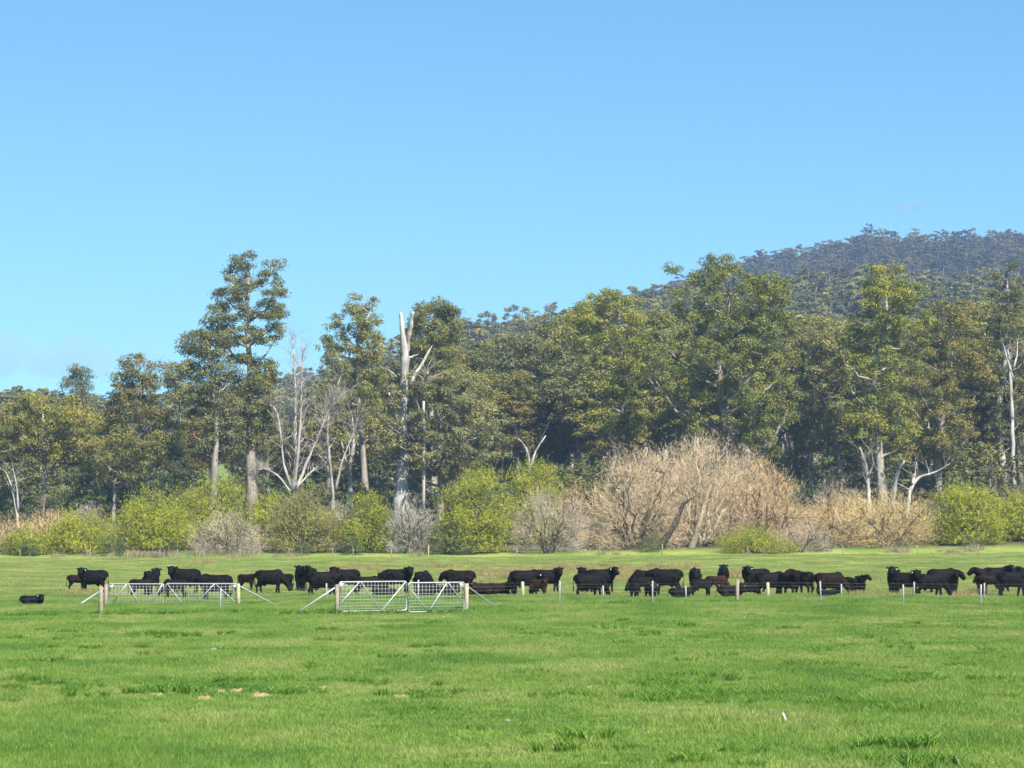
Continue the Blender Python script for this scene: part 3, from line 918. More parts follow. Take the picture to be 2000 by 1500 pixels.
# ------------------------------------------------------------------ willows
def willow(px, Y, l, r, top, kind, label, n=7000, stems=None, seed=0, name='willow', leafn=4.0, low=.05, barkm='willow_bark'):
    """rounded multi-stemmed willow: dark stems, brushes of fine twigs, spring leaves on the green ones"""
    b = G(px, Y)
    hw = (r - l) / 2 * Y / F
    cx = xp((l + r) / 2, Y) - b[0]
    hgt = W(px, top, Y)[2] - b[2]
    dep = hw * .8
    wood, tw, lv = MB(), MB(), MB()
    ph = rng.random(6) * 6.28
    # brush centres on and in a lobed dome
    n = int(n * (1.1 if kind in ('green', 'olive') else 1.25))
    nt = int(n / 75)
    th = rng.random(nt) * 2 * math.pi
    el = np.arcsin(rng.random(nt) ** 1.15 * (1 - low) + low)
    lob = 1 + (.14 if kind in ('green', 'olive') else .06) * np.sin(3 * th + ph[0]) * np.cos(2 * el + ph[1]) + .07 * np.sin(5 * th + ph[2] + 3 * el)
    rad = (.5 + .46 * rng.random(nt) ** .5) * lob * np.clip(.72 + .8 * el, .72, 1)
    C = np.stack([cx + hw * rad * np.cos(el) * np.cos(th), dep * rad * np.cos(el) * np.sin(th), hgt * rad * np.sin(el)], 1)
    # outward, lifting directions
    D = unit(np.stack([np.cos(el) * np.cos(th), np.cos(el) * np.sin(th), np.sin(el) + .3 + 0 * el], 1))
    # stems
    ns = 10
    ends = []
    for k in range(ns):
        a = rng.random() * 2 * math.pi
        q = .35 + .45 * rng.random()
        e = np.array([cx + hw * q * math.cos(a), dep * q * math.sin(a), hgt * (.5 + .3 * rng.random())])
        s = np.array([cx * .5 + rng.normal() * hw * .08, rng.normal() * .3, -.3])
        p = curve_pts(s, e, [rng.normal() * .3, rng.normal() * .3, -hgt * .08], 7)
        p[2:6] += rng.normal(size=(4, 3)) * .03 * hgt
        r0 = .017 * hgt + .06
        tube(wood, p, r0 * (1 - .75 * np.linspace(0, 1, 7)), 5, False)
        ends += [p[3], p[4], p[5], p[6]]
    ends = np.array(ends)
    for k in range(nt):
        if rng.random() < .55:
            kk = int(np.argmin(np.linalg.norm(ends - C[k], axis=1)))
            p = curve_pts(ends[kk], C[k], rng.normal(size=3) * .25, 4)
            tube(wood, p, .075 * (1 - .7 * np.linspace(0, 1, 4)), 3, False)
    for st in (stems or []):
        pts = np.array([W(q[0], q[1], Y) - b for q in st]); pts[:, 1] -= dep * .45
        pts[0, 2] = -.3
        tube(wood, pts, [q[2] for q in st], 7, False)
    # twigs
    per = 75
    c = np.repeat(C, per, 0); d = np.repeat(D, per, 0)
    nn = len(c)
    tr = hw * .12 + .5
    p0 = c + rng.normal(size=(nn, 3)) * tr * np.array([.75, .75, .6])
    d = unit(d + rng.normal(size=(nn, 3)) * .52)
    L = (.4 + .7 * rng.random((nn, 1))) * (.055 * hgt + .42)
    p1 = p0 + d * L * .5
    p2 = p1 + unit(d + np.array([0, 0, .35]) + rng.normal(size=(nn, 3)) * .12) * L * .5
    p0[:, 2] = np.maximum(p0[:, 2], .05)
    ok = p2[:, 2] > .1
    twigs(tw, p0[ok], p1[ok], p2[ok], .022 + .022 * rng.random(ok.sum()))
    root = empty(name, tuple(b))
    tag(root, label, 'willow' if name == 'willow' else 'bush')
    wood.obj('trunk', M[barkm], root)
    spec = {'tan': ('twig_tan', None), 'orange': ('twig_orange', None), 'yellow': ('twig_yellow', None), 'grey': ('twig_grey', None),
            'pale': ('twig_pale', None), 'green': ('twig_green', 'leaf_willow'), 'olive': ('twig_grey', 'leaf_willow_olive')}[kind]
    tw.obj('twigs', M[spec[0]], root, smooth=False)
    if spec[1]:
        m = int(nn * leafn)
        k = rng.integers(0, nn, m); t = .25 + .8 * rng.random((m, 1))
        pp = p0[k] + (p2[k] - p0[k]) * t + rng.normal(size=(m, 3)) * .1
        ok = pp[:, 2] > .15
        pp = pp[ok]; k = k[ok]; m = len(pp)
        nrm = unit(rng.normal(size=(m, 3)) * .7 + unit(np.stack([C[k // per][:, 0] - cx, C[k // per][:, 1], C[k // per][:, 2] * .6 + .5], 1)))
        ax = d[k] + rng.normal(size=(m, 3)) * .35 + np.array([0, 0, .3])
        ln = .16 + .15 * rng.random(m)
        diamonds(lv, pp, nrm, ln, ln * .42, ax)
        lv.obj('leaves', M[spec[1]], root, smooth=False)
    return root


WL = [
    # px, Y, left, right, top, kind, label, n
    (10, 372, -60, 75, 1012, 'orange', 'low orange brown bare willow at the left edge', 4500, None),
    (105, 380, 40, 168, 994, 'yellow', 'rounded yellow tan bare willow near the left edge', 5500, None),
    (55, 364, 5, 110, 1038, 'green', 'low dull green willow in front of the orange one', 3200, None),
    (150, 366, 85, 230, 1010, 'green', 'spreading green willow left of the dark stump bush', 4200, None),
    (295, 374, 212, 385, 970, 'green', 'bright green round willow beside the dark stump bush', 7500, None),
    (405, 392, 315, 505, 944, 'green', 'green willow rising behind the bright round one', 7000, None),
    (470, 362, 365, 520, 1003, 'grey', 'grey brown leafless bush in front of the green willows', 5500, None),
    (535, 384, 490, 572, 972, 'green', 'small green willow below the silver white dead tree', 3500, None),
    (600, 366, 520, 665, 958, 'olive', 'olive half bare willow with dark arching branches', 6000, [[(600, 1088, .3), (605, 1050, .22), (590, 1020, .15), (560, 1000, .06)], [(602, 1060, .2), (612, 1020, .14), (625, 985, .06)]]),
    (662, 378, 632, 700, 985, 'pale', 'pale grey wispy bush between two green willows', 2600, None),
    (715, 366, 656, 778, 970, 'green', 'dense green willow below the dead white trunk', 5200, None),
    (802, 364, 755, 850, 968, 'pale', 'pale grey leafless bush left of the branching green willow', 4200, None),
    (925, 364, 842, 1012, 912, 'green', 'large green willow with dark forked branches showing', 7500,
     [[(915, 1088, .35), (915, 1040, .28), (900, 1010, .2), (870, 985, .07)], [(916, 1045, .26), (935, 1000, .2), (960, 975, .07)], [(915, 1035, .22), (920, 985, .16), (905, 955, .06)], [(925, 1040, .2), (970, 1010, .12), (985, 995, .05)]]),
    (1045, 380, 980, 1105, 899, 'green', 'round topped bright green willow standing highest of the green', 6200, None),
    (1072, 362, 995, 1152, 958, 'grey', 'grey brown leafless willow between green and tan ones', 6500, None),
    (1300, 382, 1200, 1430, 872, 'tan', 'bare tan willow at the back of the great thicket, left of its top', 6000, None),
    (1440, 384, 1360, 1540, 878, 'tan', 'bare tan willow at the back of the great thicket, right of its top', 6000, None),
    (1235, 368, 1140, 1345, 888, 'tan', 'left part of the great tan thicket, a bare domed willow', 10500, [[(1270, 1088, .55), (1300, 1050, .5), (1320, 1015, .4), (1332, 985, .28), (1355, 970, .08)]]),
    (1365, 372, 1262, 1475, 858, 'tan', 'tallest bare tan willow with pale slanting trunk', 12500, [[(1348, 1085, .5), (1355, 1050, .42), (1368, 1005, .34), (1380, 960, .2), (1395, 930, .08)]]),
    (1490, 374, 1395, 1585, 903, 'orange', 'bare orange tan willow with dark trunk leaning right', 10000, [[(1352, 1078, .42), (1390, 1055, .4), (1420, 1030, .32), (1440, 1010, .2), (1455, 985, .08)], [(1420, 1030, .2), (1425, 1010, .14), (1420, 985, .06)]]),
    (1470, 359, 1395, 1560, 1042, 'green', 'low bright green undergrowth beneath the tan willows', 2600, None),
    (1560, 360, 1500, 1625, 1025, 'grey', 'dark tangled leafless bush right of the green undergrowth', 4200, None),
    (1640, 378, 1570, 1720, 958, 'yellow', 'yellow tan bare willow left of the widest low one', 6500, None),
    (1725, 368, 1625, 1835, 962, 'yellow', 'wide low yellow brown bare willow with grey base', 9000, None),
    (1890, 370, 1808, 1965, 938, 'green', 'round green willow near the right edge', 7000, None),
    (1975, 376, 1925, 2050, 968, 'green', 'yellow green willow cut by the right edge', 4800, None),
    (2075, 380, 2000, 2150, 980, 'yellow', 'bare willow just beyond the right edge', 2500, None),
    (165, 395, 135, 225, 985, 'grey', 'small brown leafless bush below the gum trunks', 2500, None),
    (1620, 398, 1570, 1700, 935, 'grey', 'dull brown leafless bush behind the yellow tan willow', 3500, None),
    (2000, 398, 1960, 2060, 925, 'olive', 'dusky bush behind the willow at the right edge', 2800, None),
    (1120, 385, 1080, 1165, 945, 'orange', 'small orange brown bush tucked behind the grey willow', 2500, None),
]
for q, (px, Y, l, r, top, kind, lab, n, st) in enumerate(WL):
    willow(px, Y, l, r, top, kind, lab, n, st, name='willow' if 'willow' in lab else 'bush',
           barkm='willow_bark_pale' if 'pale slanting' in lab else 'willow_bark')
# dark evergreen bush and blackberry tangles along the fence
for (px, Y, sc, lab) in [(222, 360, .72, 'dark evergreen bush like a stump at the field edge'), (862, 361, .95, 'dark bush under the branching green willow'),
                         (905, 360, .7, 'low dark tangle left of the thick far fence post'), (690, 361, .6, 'low dark tangle below the dense green willow'),
                         (330, 361, .55, 'low dark tangle under the bright green round willow'), (1605, 361, .6, 'low dark tangle under the wide yellow willow'),
                         (60, 361, .55, 'low dark tangle under the dull green willow'), (1270, 362, .6, 'low dark tangle beside the leaning tan willow trunk'),
                         (1900, 362, .6, 'low dark tangle under the round right willow'), (590, 361, .5, 'low dark tangle below the olive willow')]:
    b = G(px, Y)
    root = empty('bush', tuple(b)); root.scale = (sc, sc, sc * .95)
    tag(root, lab, 'bush')
    tm, cm = SH[int(rng.integers(2)) * 2 + 1]
    mobj('stem', tm, root); mobj('crown', cm, root)


# ------------------------------------------------------------------ cattle
def remesh(mb, voxel, name):
    o = mb.obj('tmp_body', None)
    m = o.modifiers.new('r', 'REMESH'); m.mode = 'VOXEL'; m.voxel_size = voxel
    s = o.modifiers.new('s', 'SMOOTH'); s.factor = .5; s.iterations = 1
    dg = bpy.context.evaluated_depsgraph_get(); dg.update()
    me = bpy.data.meshes.new_from_object(o.evaluated_get(dg))
    me.name = name
    old = o.data
    bpy.data.objects.remove(o); bpy.data.meshes.remove(old)
    me.polygons.foreach_set('use_smooth', np.ones(len(me.polygons), dtype=bool))
    me.materials.clear(); me.materials.append(None)
    return me


def cow_mesh(pose='up', yaw=0, calf=False, stride=.06, pitch=0):
    """cattle facing +X, feet on z = 0. pose: up (head raised), low (head level), graze, lie"""
    mb = MB()
    bw = .82 if calf else 1.0
    bh = .80 if calf else 1.0
    drop = -.50 if pose == 'lie' else (.02 if calf else 0)
    secs = [(-.86, 1.06, .10, .09), (-.80, 1.05, .23, .20), (-.68, 1.0, .32, .28), (-.45, .965, .36, .33), (-.1, .92, .405, .375), (.25, .91, .42, .35), (.5, .94, .40, .28), (.68, .99, .31, .2), (.8, 1.03, .2, .13)]
    k = 14
    an = np.arange(k) / k * 2 * math.pi
    V = []
    for (x, zc, hh, hw) in secs:
        hh2 = hh * bh; zc2 = zc + (hh - hh2) + drop
        sq = .82
        ca = np.sign(np.cos(an)) * np.abs(np.cos(an)) ** sq; sa = np.sign(np.sin(an)) * np.abs(np.sin(an)) ** sq
        V.append(np.stack([np.full(k, x), hw * bw * ca, zc2 + hh2 * sa], 1))
    n = len(secs)
    V = np.concatenate(V)
    i = np.arange(n - 1)[:, None] * k; j = np.arange(k)[None]
    Q = np.stack([i + j, i + (j + 1) % k, i + k + (j + 1) % k, i + k + j], -1).reshape(-1, 4)
    V = np.concatenate([V, [[secs[0][0] - .02, 0, secs[0][1] + drop]], [[secs[-1][0] + .02, 0, secs[-1][1] + drop]]])
    jj = np.arange(k)
    T = np.concatenate([np.stack([np.full(k, n * k), (jj + 1) % k, jj], -1), np.stack([np.full(k, n * k + 1), (n - 1) * k + jj, (n - 1) * k + (jj + 1) % k], -1)])
    mb.add(V, [Q, T])
    # neck and head, turned by yaw about the shoulder
    piv = np.array([.52, 0, 1.05 + drop])
    cy, sy = math.cos(yaw), math.sin(yaw)

    def rot(p, part=1.0):
        c, s = math.cos(yaw * part), math.sin(yaw * part)
        q = (np.asarray(p, float) - piv) * (.8 if calf else .93)
        return piv + np.array([q[0] * c - q[1] * s, q[0] * s + q[1] * c, q[2]])
    if pose in ('up', 'lie'):
        nk = [(.5, 0, 1.06), (.72, 0, 1.16), (.9, 0, 1.30), (1.02, 0, 1.38)]
        hd = [(.97, 0, 1.42), (1.08, 0, 1.36), (1.22, 0, 1.24), (1.36, 0, 1.12), (1.41, 0, 1.07)]
        nr = [.33, .275, .22, .17]
    elif pose == 'low':
        nk = [(.5, 0, 1.04), (.75, 0, 1.08), (.98, 0, 1.1), (1.1, 0, 1.1)]
        hd = [(1.06, 0, 1.16), (1.17, 0, 1.08), (1.3, 0, .94), (1.41, 0, .8), (1.45, 0, .75)]
        nr = [.33, .275, .22, .17]
    else:
        nk = [(.5, 0, 1.02), (.76, 0, .9), (.98, 0, .7), (1.1, 0, .56)]
        hd = [(1.06, 0, .58), (1.16, 0, .48), (1.25, 0, .32), (1.32, 0, .16), (1.34, 0, .1)]
        nr = [.33, .275, .22, .17]
    if calf: nr = [v * .85 for v in nr]
    sh = np.array([0, 0, drop])
    nk = [rot(np.array(p) + sh, .4 + .2 * q) for q, p in enumerate(nk)]
    hd = [rot(np.array(p) + sh, 1.0) for p in hd]
    tube(mb, nk, nr, 10)
    hs = .84 if calf else 1.0
    hs *= 1.14
    tube(mb, hd, np.array([.125, .158, .138, .115, .102]) * hs, 10, squash=(.92, 1.12) if pose == 'graze' else None)
    tube(mb, [hd[0] + np.array([0, 0, -.04]), hd[0] + np.array([0, 0, .06]), hd[0] + np.array([0, 0, .1])], np.array([.1, .085, .03]) * hs, 8)
    # ears
    fwd = unit(hd[2] - hd[0]); side = unit(np.cross([0, 0, 1], fwd)); tags = []
    for s in (-1, 1):
        e0 = hd[0] + s * side * .09 - fwd * .0 + np.array([0, 0, -.02]); e1 = e0 + s * side * .14 + np.array([0, 0, .03]) - fwd * .02; e2 = e0 + s * side * .27 + np.array([0, 0, .02])
        tube(mb, [e0, e1, e2], [.04, .068, .025], 6)
        tags.append(e1 + np.array([0, 0, -.05]) + fwd * .045)
    for s in (-1, 1):
        tube(mb, [(-.62, .2 * s * bw, 1.2 + drop), (-.5, .24 * s * bw, 1.25 + drop), (-.38, .2 * s * bw, 1.22 + drop)], [.07, .085, .06], 6)
    tube(mb, [(-.82, 0, 1.22 + drop), (-.6, 0, 1.29 + drop), (-.1, 0, 1.275 + drop), (.3, 0, 1.29 + drop), (.5, 0, 1.33 + drop), (.7, 0, 1.24 + drop)], [.06, .075, .06, .07, .1, .12], 6)
    # legs
    if pose != 'lie':
        for s, st in ((-1, stride), (1, -stride)):
            y = .17 * bw * s
            tube(mb, [(.5, y, .85), (.5 + st * .3, y, .62), (.52 + st * .6, y * .95, .42), (.5 + st, y * .95, .14), (.52 + st, y * .95, .05), (.53 + st, y * .95, 0)], [.17, .13, .082, .066, .076, .08], 8)
            st2 = -st * .8
            tube(mb, [(-.55, y, .95), (-.5 + st2 * .2, y * 1.12, .72), (-.63 + st2 * .6, y, .5), (-.7 + st2 * .8, y, .44), (-.66 + st2, y, .14), (-.63 + st2, y, .05), (-.62 + st2, y, 0)], [.26, .195, .115, .085, .066, .076, .08], 8)
        tube(mb, [(-.84, 0, 1.24), (-.93, .02, 1.1), (-.94, .03, .75), (-.92, .04, .5), (-.91, .04, .36)], [.05, .035, .028, .05, .02], 6)
        if not calf:
            tube(mb, [(-.38, 0, .62), (-.3, 0, .52), (-.2, 0, .58)], [.12, .13, .08], 8)     # udder, sheath line
        tube(mb, [(.62, 0, .85), (.64, 0, .62), (.5, 0, .56)], [.14, .12, .1], 8)             # brisket
    else:
        for s in (-1, 1):
            tube(mb, [(.45, .2 * s, .35), (.68, .22 * s, .14), (.85, .2 * s, .09), (.6, .16 * s, .05)], [.14, .1, .06, .05], 8)
            tube(mb, [(-.5, .22 * s, .42), (-.25, .36 * s, .26), (-.5, .4 * s, .1), (-.2, .42 * s, .06)], [.25, .19, .1, .06], 8)
        tube(mb, [(-.84, 0, .72), (-.95, .05, .45), (-.9, .15, .1)], [.05, .03, .035], 6)
    me = remesh(mb, .038, 'body')
    z = np.empty(len(me.vertices) * 3, dtype=np.float32); me.vertices.foreach_get('co', z)
    z = z.reshape(-1, 3); z[:, 2] -= z[:, 2].min(); me.vertices.foreach_set('co', z.ravel())
    return me, tags, math.copysign(1, yaw)


R = math.radians
CM = {
    'up': cow_mesh('up'), 'upL': cow_mesh('up', R(75), stride=-.07), 'upR': cow_mesh('up', R(-75), stride=.09),
    'low': cow_mesh('low', R(10), stride=.12), 'lowR': cow_mesh('low', R(-40), stride=.1), 'graze': cow_mesh('graze', R(12), stride=.12), 'grazeR': cow_mesh('graze', R(-25), stride=.05),
    'lie': cow_mesh('lie', R(20)), 'lieL': cow_mesh('lie', R(75)), 'lieR': cow_mesh('lie', R(-75)),
    'cup': cow_mesh('up', R(15), True), 'cupL': cow_mesh('up', R(50), True), 'cupR': cow_mesh('up', R(-50), True), 'cgraze': cow_mesh('graze', R(10), True), 'clow': cow_mesh('low', R(-15), True),
    'clie': cow_mesh('lie', R(30), True), 'clieR': cow_mesh('lie', R(-70), True),
}
tag_mb = MB()
bx = np.array([[x, y, z] for x in (-.006, .006) for y in (-.024, .024) for z in (-.03, .03)])
tag_mb.add(bx, np.array([[0, 1, 3, 2], [4, 6, 7, 5], [0, 4, 5, 1], [2, 3, 7, 6], [0, 2, 6, 4], [1, 5, 7, 3]]))
tag_me = {c: tag_mb.mesh('ear_tag', M['tag_' + c], False) for c in ('white', 'yellow')}


def cow(px, row, pose, head, size, coat, label, tagc=None, Y=None, name=None):
    """px: middle of the body; row: where the feet stand; head: compass of the head seen from above (0 right, 90 away, 180 left, 270 towards)"""
    if Y is None: Y = H * F / (row - YH)
    b = G(px, Y)
    calf = pose.startswith('c')
    me, tags, _ = CM[pose]
    o = bpy.data.objects.new(name or ('calf' if calf else 'cow'), me)
    COL.objects.link(o)
    o.location = (b[0], b[1], b[2] - .02)
    o.rotation_euler = (0, 0, R(head))
    s = size / 1.335 * 1.05
    o.scale = (s * .95, s, s * 1.03)
    o.material_slots[0].link = 'OBJECT'
    o.material_slots[0].material = M['coat_' + coat]
    tag(o, label, 'calf' if calf else 'cow', 'calves of the herd' if calf else 'cows of the herd')
    if tagc:
        for c, side in ((tagc, 0), (tagc, 1)):
            t = bpy.data.objects.new('ear_tag', tag_me[c]); COL.objects.link(t)
            t.parent = o; t.location = tags[side]
            t.rotation_euler = (0, 0, R({'L': 75, 'R': -75}.get(pose[-1], 0)))
    return o


A, C_, K = 1.34, .92, 'black'
COWS = [
    # px, row, pose, heading, withers, coat, label, tag, Y
    (66, 1186, 'clieR', 5, .88, 'black', 'black calf lying alone in the grass left of the gates', 'white', None),
    (153, 1159, 'cup', 20, .96, 'brown', 'brown calf standing half behind the leftmost standing cow', None, 164),
    (184, 1160, 'upL', 182, A, K, 'leftmost standing black cow turning her face to the viewer', 'white', 157),
    (279, 1173, 'clow', 8, 1.0, 'dark', 'dark calf standing behind the left gate mesh, tail towards the field', 'yellow', 140),
    (298, 1160, 'up', 80, A - .02, K, 'black cow seen from behind above the left gate', None, 152),
    (362, 1160, 'upL', 180, A + .06, K, 'black cow with raised head looking out above the left gates', None, 153),
    (344, 1174, 'cgraze', 185, 1.0, K, 'black calf grazing behind the join of the left gates', None, 139),
    (422, 1178, 'low', 178, A - .02, K, 'large black cow walking left behind the right leaf of the left gate', None, 134),
    (483, 1158, 'cup', -25, .98, 'brown', 'brown calf alone just right of the left gate post', None, 166),
    (528, 1158, 'graze', -6, A, K, 'black cow grazing with lowered head right of the brown calf', None, 158),
    (556, 1157, 'clow', 160, .98, K, 'black calf behind the grazing cow right of the left gates', None, 164),
    (588, 1153, 'up', 100, A, K, 'black cow seen from behind at the left end of the middle group', None, 166),
    (601, 1153, 'upL', 240, A + .02, K, 'black cow at the back of the middle group with ears over the others', 'white', 163),
    (632, 1168, 'low', 5, A + .03, K, 'big black cow broadside at the front left of the middle group', None, 145),
    (674, 1156, 'upL', 185, A + .02, K, 'black cow with raised head behind the right gate stay', None, 158),
    (718, 1170, 'clow', 10, 1.1, 'dark', 'dark brown calf walking behind the left leaf of the right gate', None, 143),
    (748, 1162, 'upL', 275, A - .1, K, 'black cow facing the viewer over the right gate with pale tags', 'white', 154),
    (778, 1154, 'upR', 4, A + .05, K, 'black cow standing highest above the right gates', None, 158),
    (754, 1171, 'clie', 190, .95, 'dark', 'dark calf lying behind the mesh of the left right hand gate leaf', 'white', 141),
    (826, 1162, 'grazeR', 70, A - .02, K, 'black cow with rump towards the join of the right gates', None, 152),
    (898, 1160, 'lowR', 178, A + .02, 'dark', 'dark brown cow broadside behind the right post of the right gate', None, 150),
    (833, 1172, 'clieR', 10, .95, 'brown', 'brown calf lying behind the right leaf of the right gate', None, 141),
    (876, 1170, 'clie', 185, 1.0, 'dark', 'dark calf lying behind the steel post in the right gate', None, 141),
    (942, 1165, 'clie', 190, 1.2, 'brown', 'brown calf lying by the right stay of the gate', 'white', 146),
    (975, 1163, 'clieR', 10, 1.15, 'brown', 'brown calf lying to the right of the gate stay', None, 150),
    (1001, 1163, 'cup', 75, 1.0, 'brown', 'brown calf seen from behind left of the wooden post', None, 152),
    (1026, 1165, 'lowR', 12, A + .02, K, 'black cow behind the short wooden post right of the gate', 'white', 149),
    (1070, 1154, 'upR', 6, A - .02, K, 'black cow with head to the right behind the first steel post', None, 160),
    (1052, 1169, 'cupR', -35, .95, 'red', 'reddish calf with orange legs in front of two black cows', None, 143),
    (1146, 1152, 'up', 110, A - .02, K, 'black cow half hidden at the back of the group of three', None, 160),
    (1175, 1153, 'upR', 15, A + .04, K, 'black cow with raised head at the right of the group of three', 'white', 159),
    (1150, 1171, 'graze', 18, A - .04, K, 'black cow grazing at the front of the group of three', None, 142),
    (1237, 1172, 'cup', 85, 1.02, K, 'black calf seen from behind left of the tall steel post', None, 142),
    (1262, 1152, 'graze', 170, A - .02, 'dark', 'dark brown cow behind the broad black cow', None, 157),
    (1255, 1168, 'cupL', 200, 1.05, K, 'black calf with ear out beside the tall steel post', None, 145),
    (1271, 1171, 'clow', 290, .92, 'red', 'small reddish calf close to the tall steel post', 'white', 141),
    (1300, 1164, 'lowR', 176, A + .1, K, 'broad black cow standing broadside near the tall steel post', None, 150),
    (1328, 1173, 'clie', 5, .98, K, 'black calf lying in front of the broad black cow', None, 140),
    (1356, 1152, 'low', 262, A + .03, K, 'black cow facing the viewer alone behind the lying calf', None, 164),
    (1398, 1160, 'cgraze', -12, 1.0, 'red', 'red brown calf grazing between two black cows', 'white', 157),
    (1412, 1147, 'up', 85, A, K, 'black cow seen straight from behind at the far side of the herd', None, 178),
    (1369, 1173, 'clow', 15, .98, K, 'black calf standing in front of the lone facing cow', 'yellow', 141),
    (1426, 1173, 'clieR', 0, 1.15, 'dark', 'dark brown animal lying by the wooden post with pale tag', 'white', 140),
    (1474, 1152, 'upL', 195, A + .06, K, 'black cow with head high at the left of the wooden post group', 'white', 160),
    (1466, 1163, 'clie', 180, .95, K, 'small black calf peering from the left of the wooden post group', None, 156),
    (1503, 1167, 'low', 4, A - .02, K, 'black cow broadside behind the right wooden post', None, 147),
    (1540, 1168, 'upR', 300, A - .02, K, 'black cow facing the viewer beside the right wooden post', 'white', 145),
    (1568, 1162, 'upL', 120, A - .06, 'dark', 'dark brown cow turned away with two pale tags', 'white', 152),
    (1618, 1171, 'grazeR', 8, A - .04, 'brown', 'brown cow grazing behind the pair of steel posts', None, 144),
    (1614, 1172, 'clie', 10, .8, K, 'little black calf lying under the brown grazing cow', None, 138),
    (1662, 1167, 'cup', 95, .98, 'dark', 'brown calf seen from behind, left of a standing pair', None, 146),
    (1678, 1167, 'cupL', 275, 1.08, K, 'black calf facing the viewer, right of a standing pair', None, 147),
    (1744, 1160, 'up', 255, A + .04, K, 'black cow facing the viewer with ears spread near the right', 'white', 152),
    (1768, 1166, 'upR', -15, A - .06, K, 'black cow looking back over the broad grazing one', 'white', 147),
    (1814, 1168, 'graze', 4, A - .08, K, 'broad black cow grazing behind the right pair of steel posts', None, 143),
    (1838, 1155, 'lowR', 8, A + .06, 'dark', 'dark brown cow behind the grazing cow at right', None, 158),
    (1860, 1158, 'cup', 265, 1.12, 'dark', 'dark calf facing the viewer before the dark brown cow', None, 155),
    (1915, 1158, 'upR', 262, A + .02, 'dark', 'dark cow facing the viewer left of the rightmost group', None, 156),
    (1945, 1150, 'upR', 8, A + .08, K, 'black cow with head highest in the rightmost group', None, 160),
    (1932, 1160, 'clow', 190, 1.1, 'brown', 'brown calf in the middle of the rightmost group', None, 153),
    (1974, 1166, 'low', 4, A - .02, K, 'large black cow walking out at the right edge', None, 147),
    (2016, 1150, 'up', 175, A, K, 'black cow cut off by the right edge', None, 165),
]
for (px, row, pose, hd, sz, coat, lab, tg, Y) in COWS:
    cow(px, row, pose, hd, sz, coat, lab, tg, Y)


# ------------------------------------------------------------------ gates and fences
def cyl_mesh(r, k=8, name='tube', m=None, top_r=None):
    mb = MB()
    tube(mb, [(0, 0, 0), (0, 0, .5), (0, 0, 1)], [r, r, top_r or r], k)
    return mb.mesh(name, m)


def between(name, me, parent, a, b):
    """unit tube mesh stretched from a to b"""
    a, b = Vector(a), Vector(b)
    d = b - a
    o = mobj(name, me, parent, a, d.to_track_quat('Z', 'Y').to_euler(), (1, 1, d.length))
    return o


frame_r = .03
brace_me = cyl_mesh(.026, 8, 'brace', M['galv'])
thin_me = cyl_mesh(.017, 6, 'brace', M['galv'])
wire_me = cyl_mesh(.0055, 4, 'wire', M['galv_wire'])
fwire_me = cyl_mesh(.002, 4, 'wire', M['wire_old'])


def gate(pa, pb, zb, zt, braces, label, gusset=None, nv=16, mesh_frac=1.0):
    pa, pb = np.array(pa), np.array(pb)
    Lg = float(np.linalg.norm(pb[:2] - pa[:2]))
    root = empty('gate', tuple(pa))
    root.rotation_euler = (0, 0, math.atan2(pb[1] - pa[1], pb[0] - pa[0]))
    tag(root, label, 'gate', 'galvanised farm gates')
    hh = zt - zb
    rc = .1
    pts = []
    for (cx, cz, a0) in ((Lg - rc, zb + rc, -90), (Lg - rc, zt - rc, 0), (rc, zt - rc, 90), (rc, zb + rc, 180)):
        for a in np.radians(np.linspace(a0, a0 + 90, 5)):
            pts.append((cx + rc * math.cos(a), 0, cz + rc * math.sin(a)))
    pts = np.array(pts + [pts[0]])
    mb = MB(); tube(mb, pts, frame_r, 8, False)
    mb.obj('frame', M['galv'], root)
    for (u0, v0, u1, v1, thick) in braces:
        between('brace', brace_me if thick else thin_me, root, (u0 * Lg, -.034, zb + v0 * hh), (u1 * Lg, -.034, zb + v1 * hh))
    for k in range(1, nv):
        between('wire', wire_me, root, (Lg * k / nv, .008, zb), (Lg * k / nv, .008, zt))
    nh = 9
    for k in range(1, nh):
        v = (k / nh) ** 1.15
        between('wire', wire_me, root, (0, .02, zb + v * hh), (Lg, .02, zb + v * hh))
    if gusset:
        g = MB()
        s = 1 if gusset == 'l' else -1
        x0 = .03 if s > 0 else Lg - .03
        tri = np.array([[x0, -.004, zt - .03], [x0 + s * .26, -.004, zt - .03], [x0, -.004, zt - .34]])
        g.add(np.concatenate([tri, tri + np.array([0, .008, 0])]), [np.array([[0, 1, 2], [5, 4, 3]]), np.array([[0, 3, 4, 1], [1, 4, 5, 2], [2, 5, 3, 0]])])
        g.obj('corner_plate', M['galv'], root, smooth=False)
    return root


def P2(px, Y, dz=0):
    p = G(px, Y); return (p[0], p[1], p[2] + dz)


gate(P2(664, 108.5), P2(794.5, 110.6), .12, 1.36, [(0, .25, .29, 1, 1), (.31, 1, .61, 0, 0), (.62, 0, .985, 1, 1)], 'galvanised mesh gate, left leaf of the nearer pair', 'l', 19)
gate(P2(798.5, 110.7), P2(907, 112.4), .12, 1.37, [(.06, .7, .33, .05, 0), (.35, 0, .68, 1, 1), (.7, 1, .985, .25, 0)], 'galvanised mesh gate, right leaf of the nearer pair', 'r', 16)
gate(P2(214.5, 122.5), P2(322, 122), .06, 1.12, [(.1, .2, .33, 1, 1), (.36, 1, .56, .1, 0), (.74, 0, .985, 1, 1)], 'galvanised mesh gate, left leaf of the further pair', 'l', 16)
gate(P2(326, 122), P2(464, 121.5), .06, 1.14, [(.02, 1, .26, .05, 0), (.39, 0, .69, 1, 1), (.7, 1, .985, .2, 0)], 'galvanised mesh gate, right leaf of the further pair', 'r', 19)

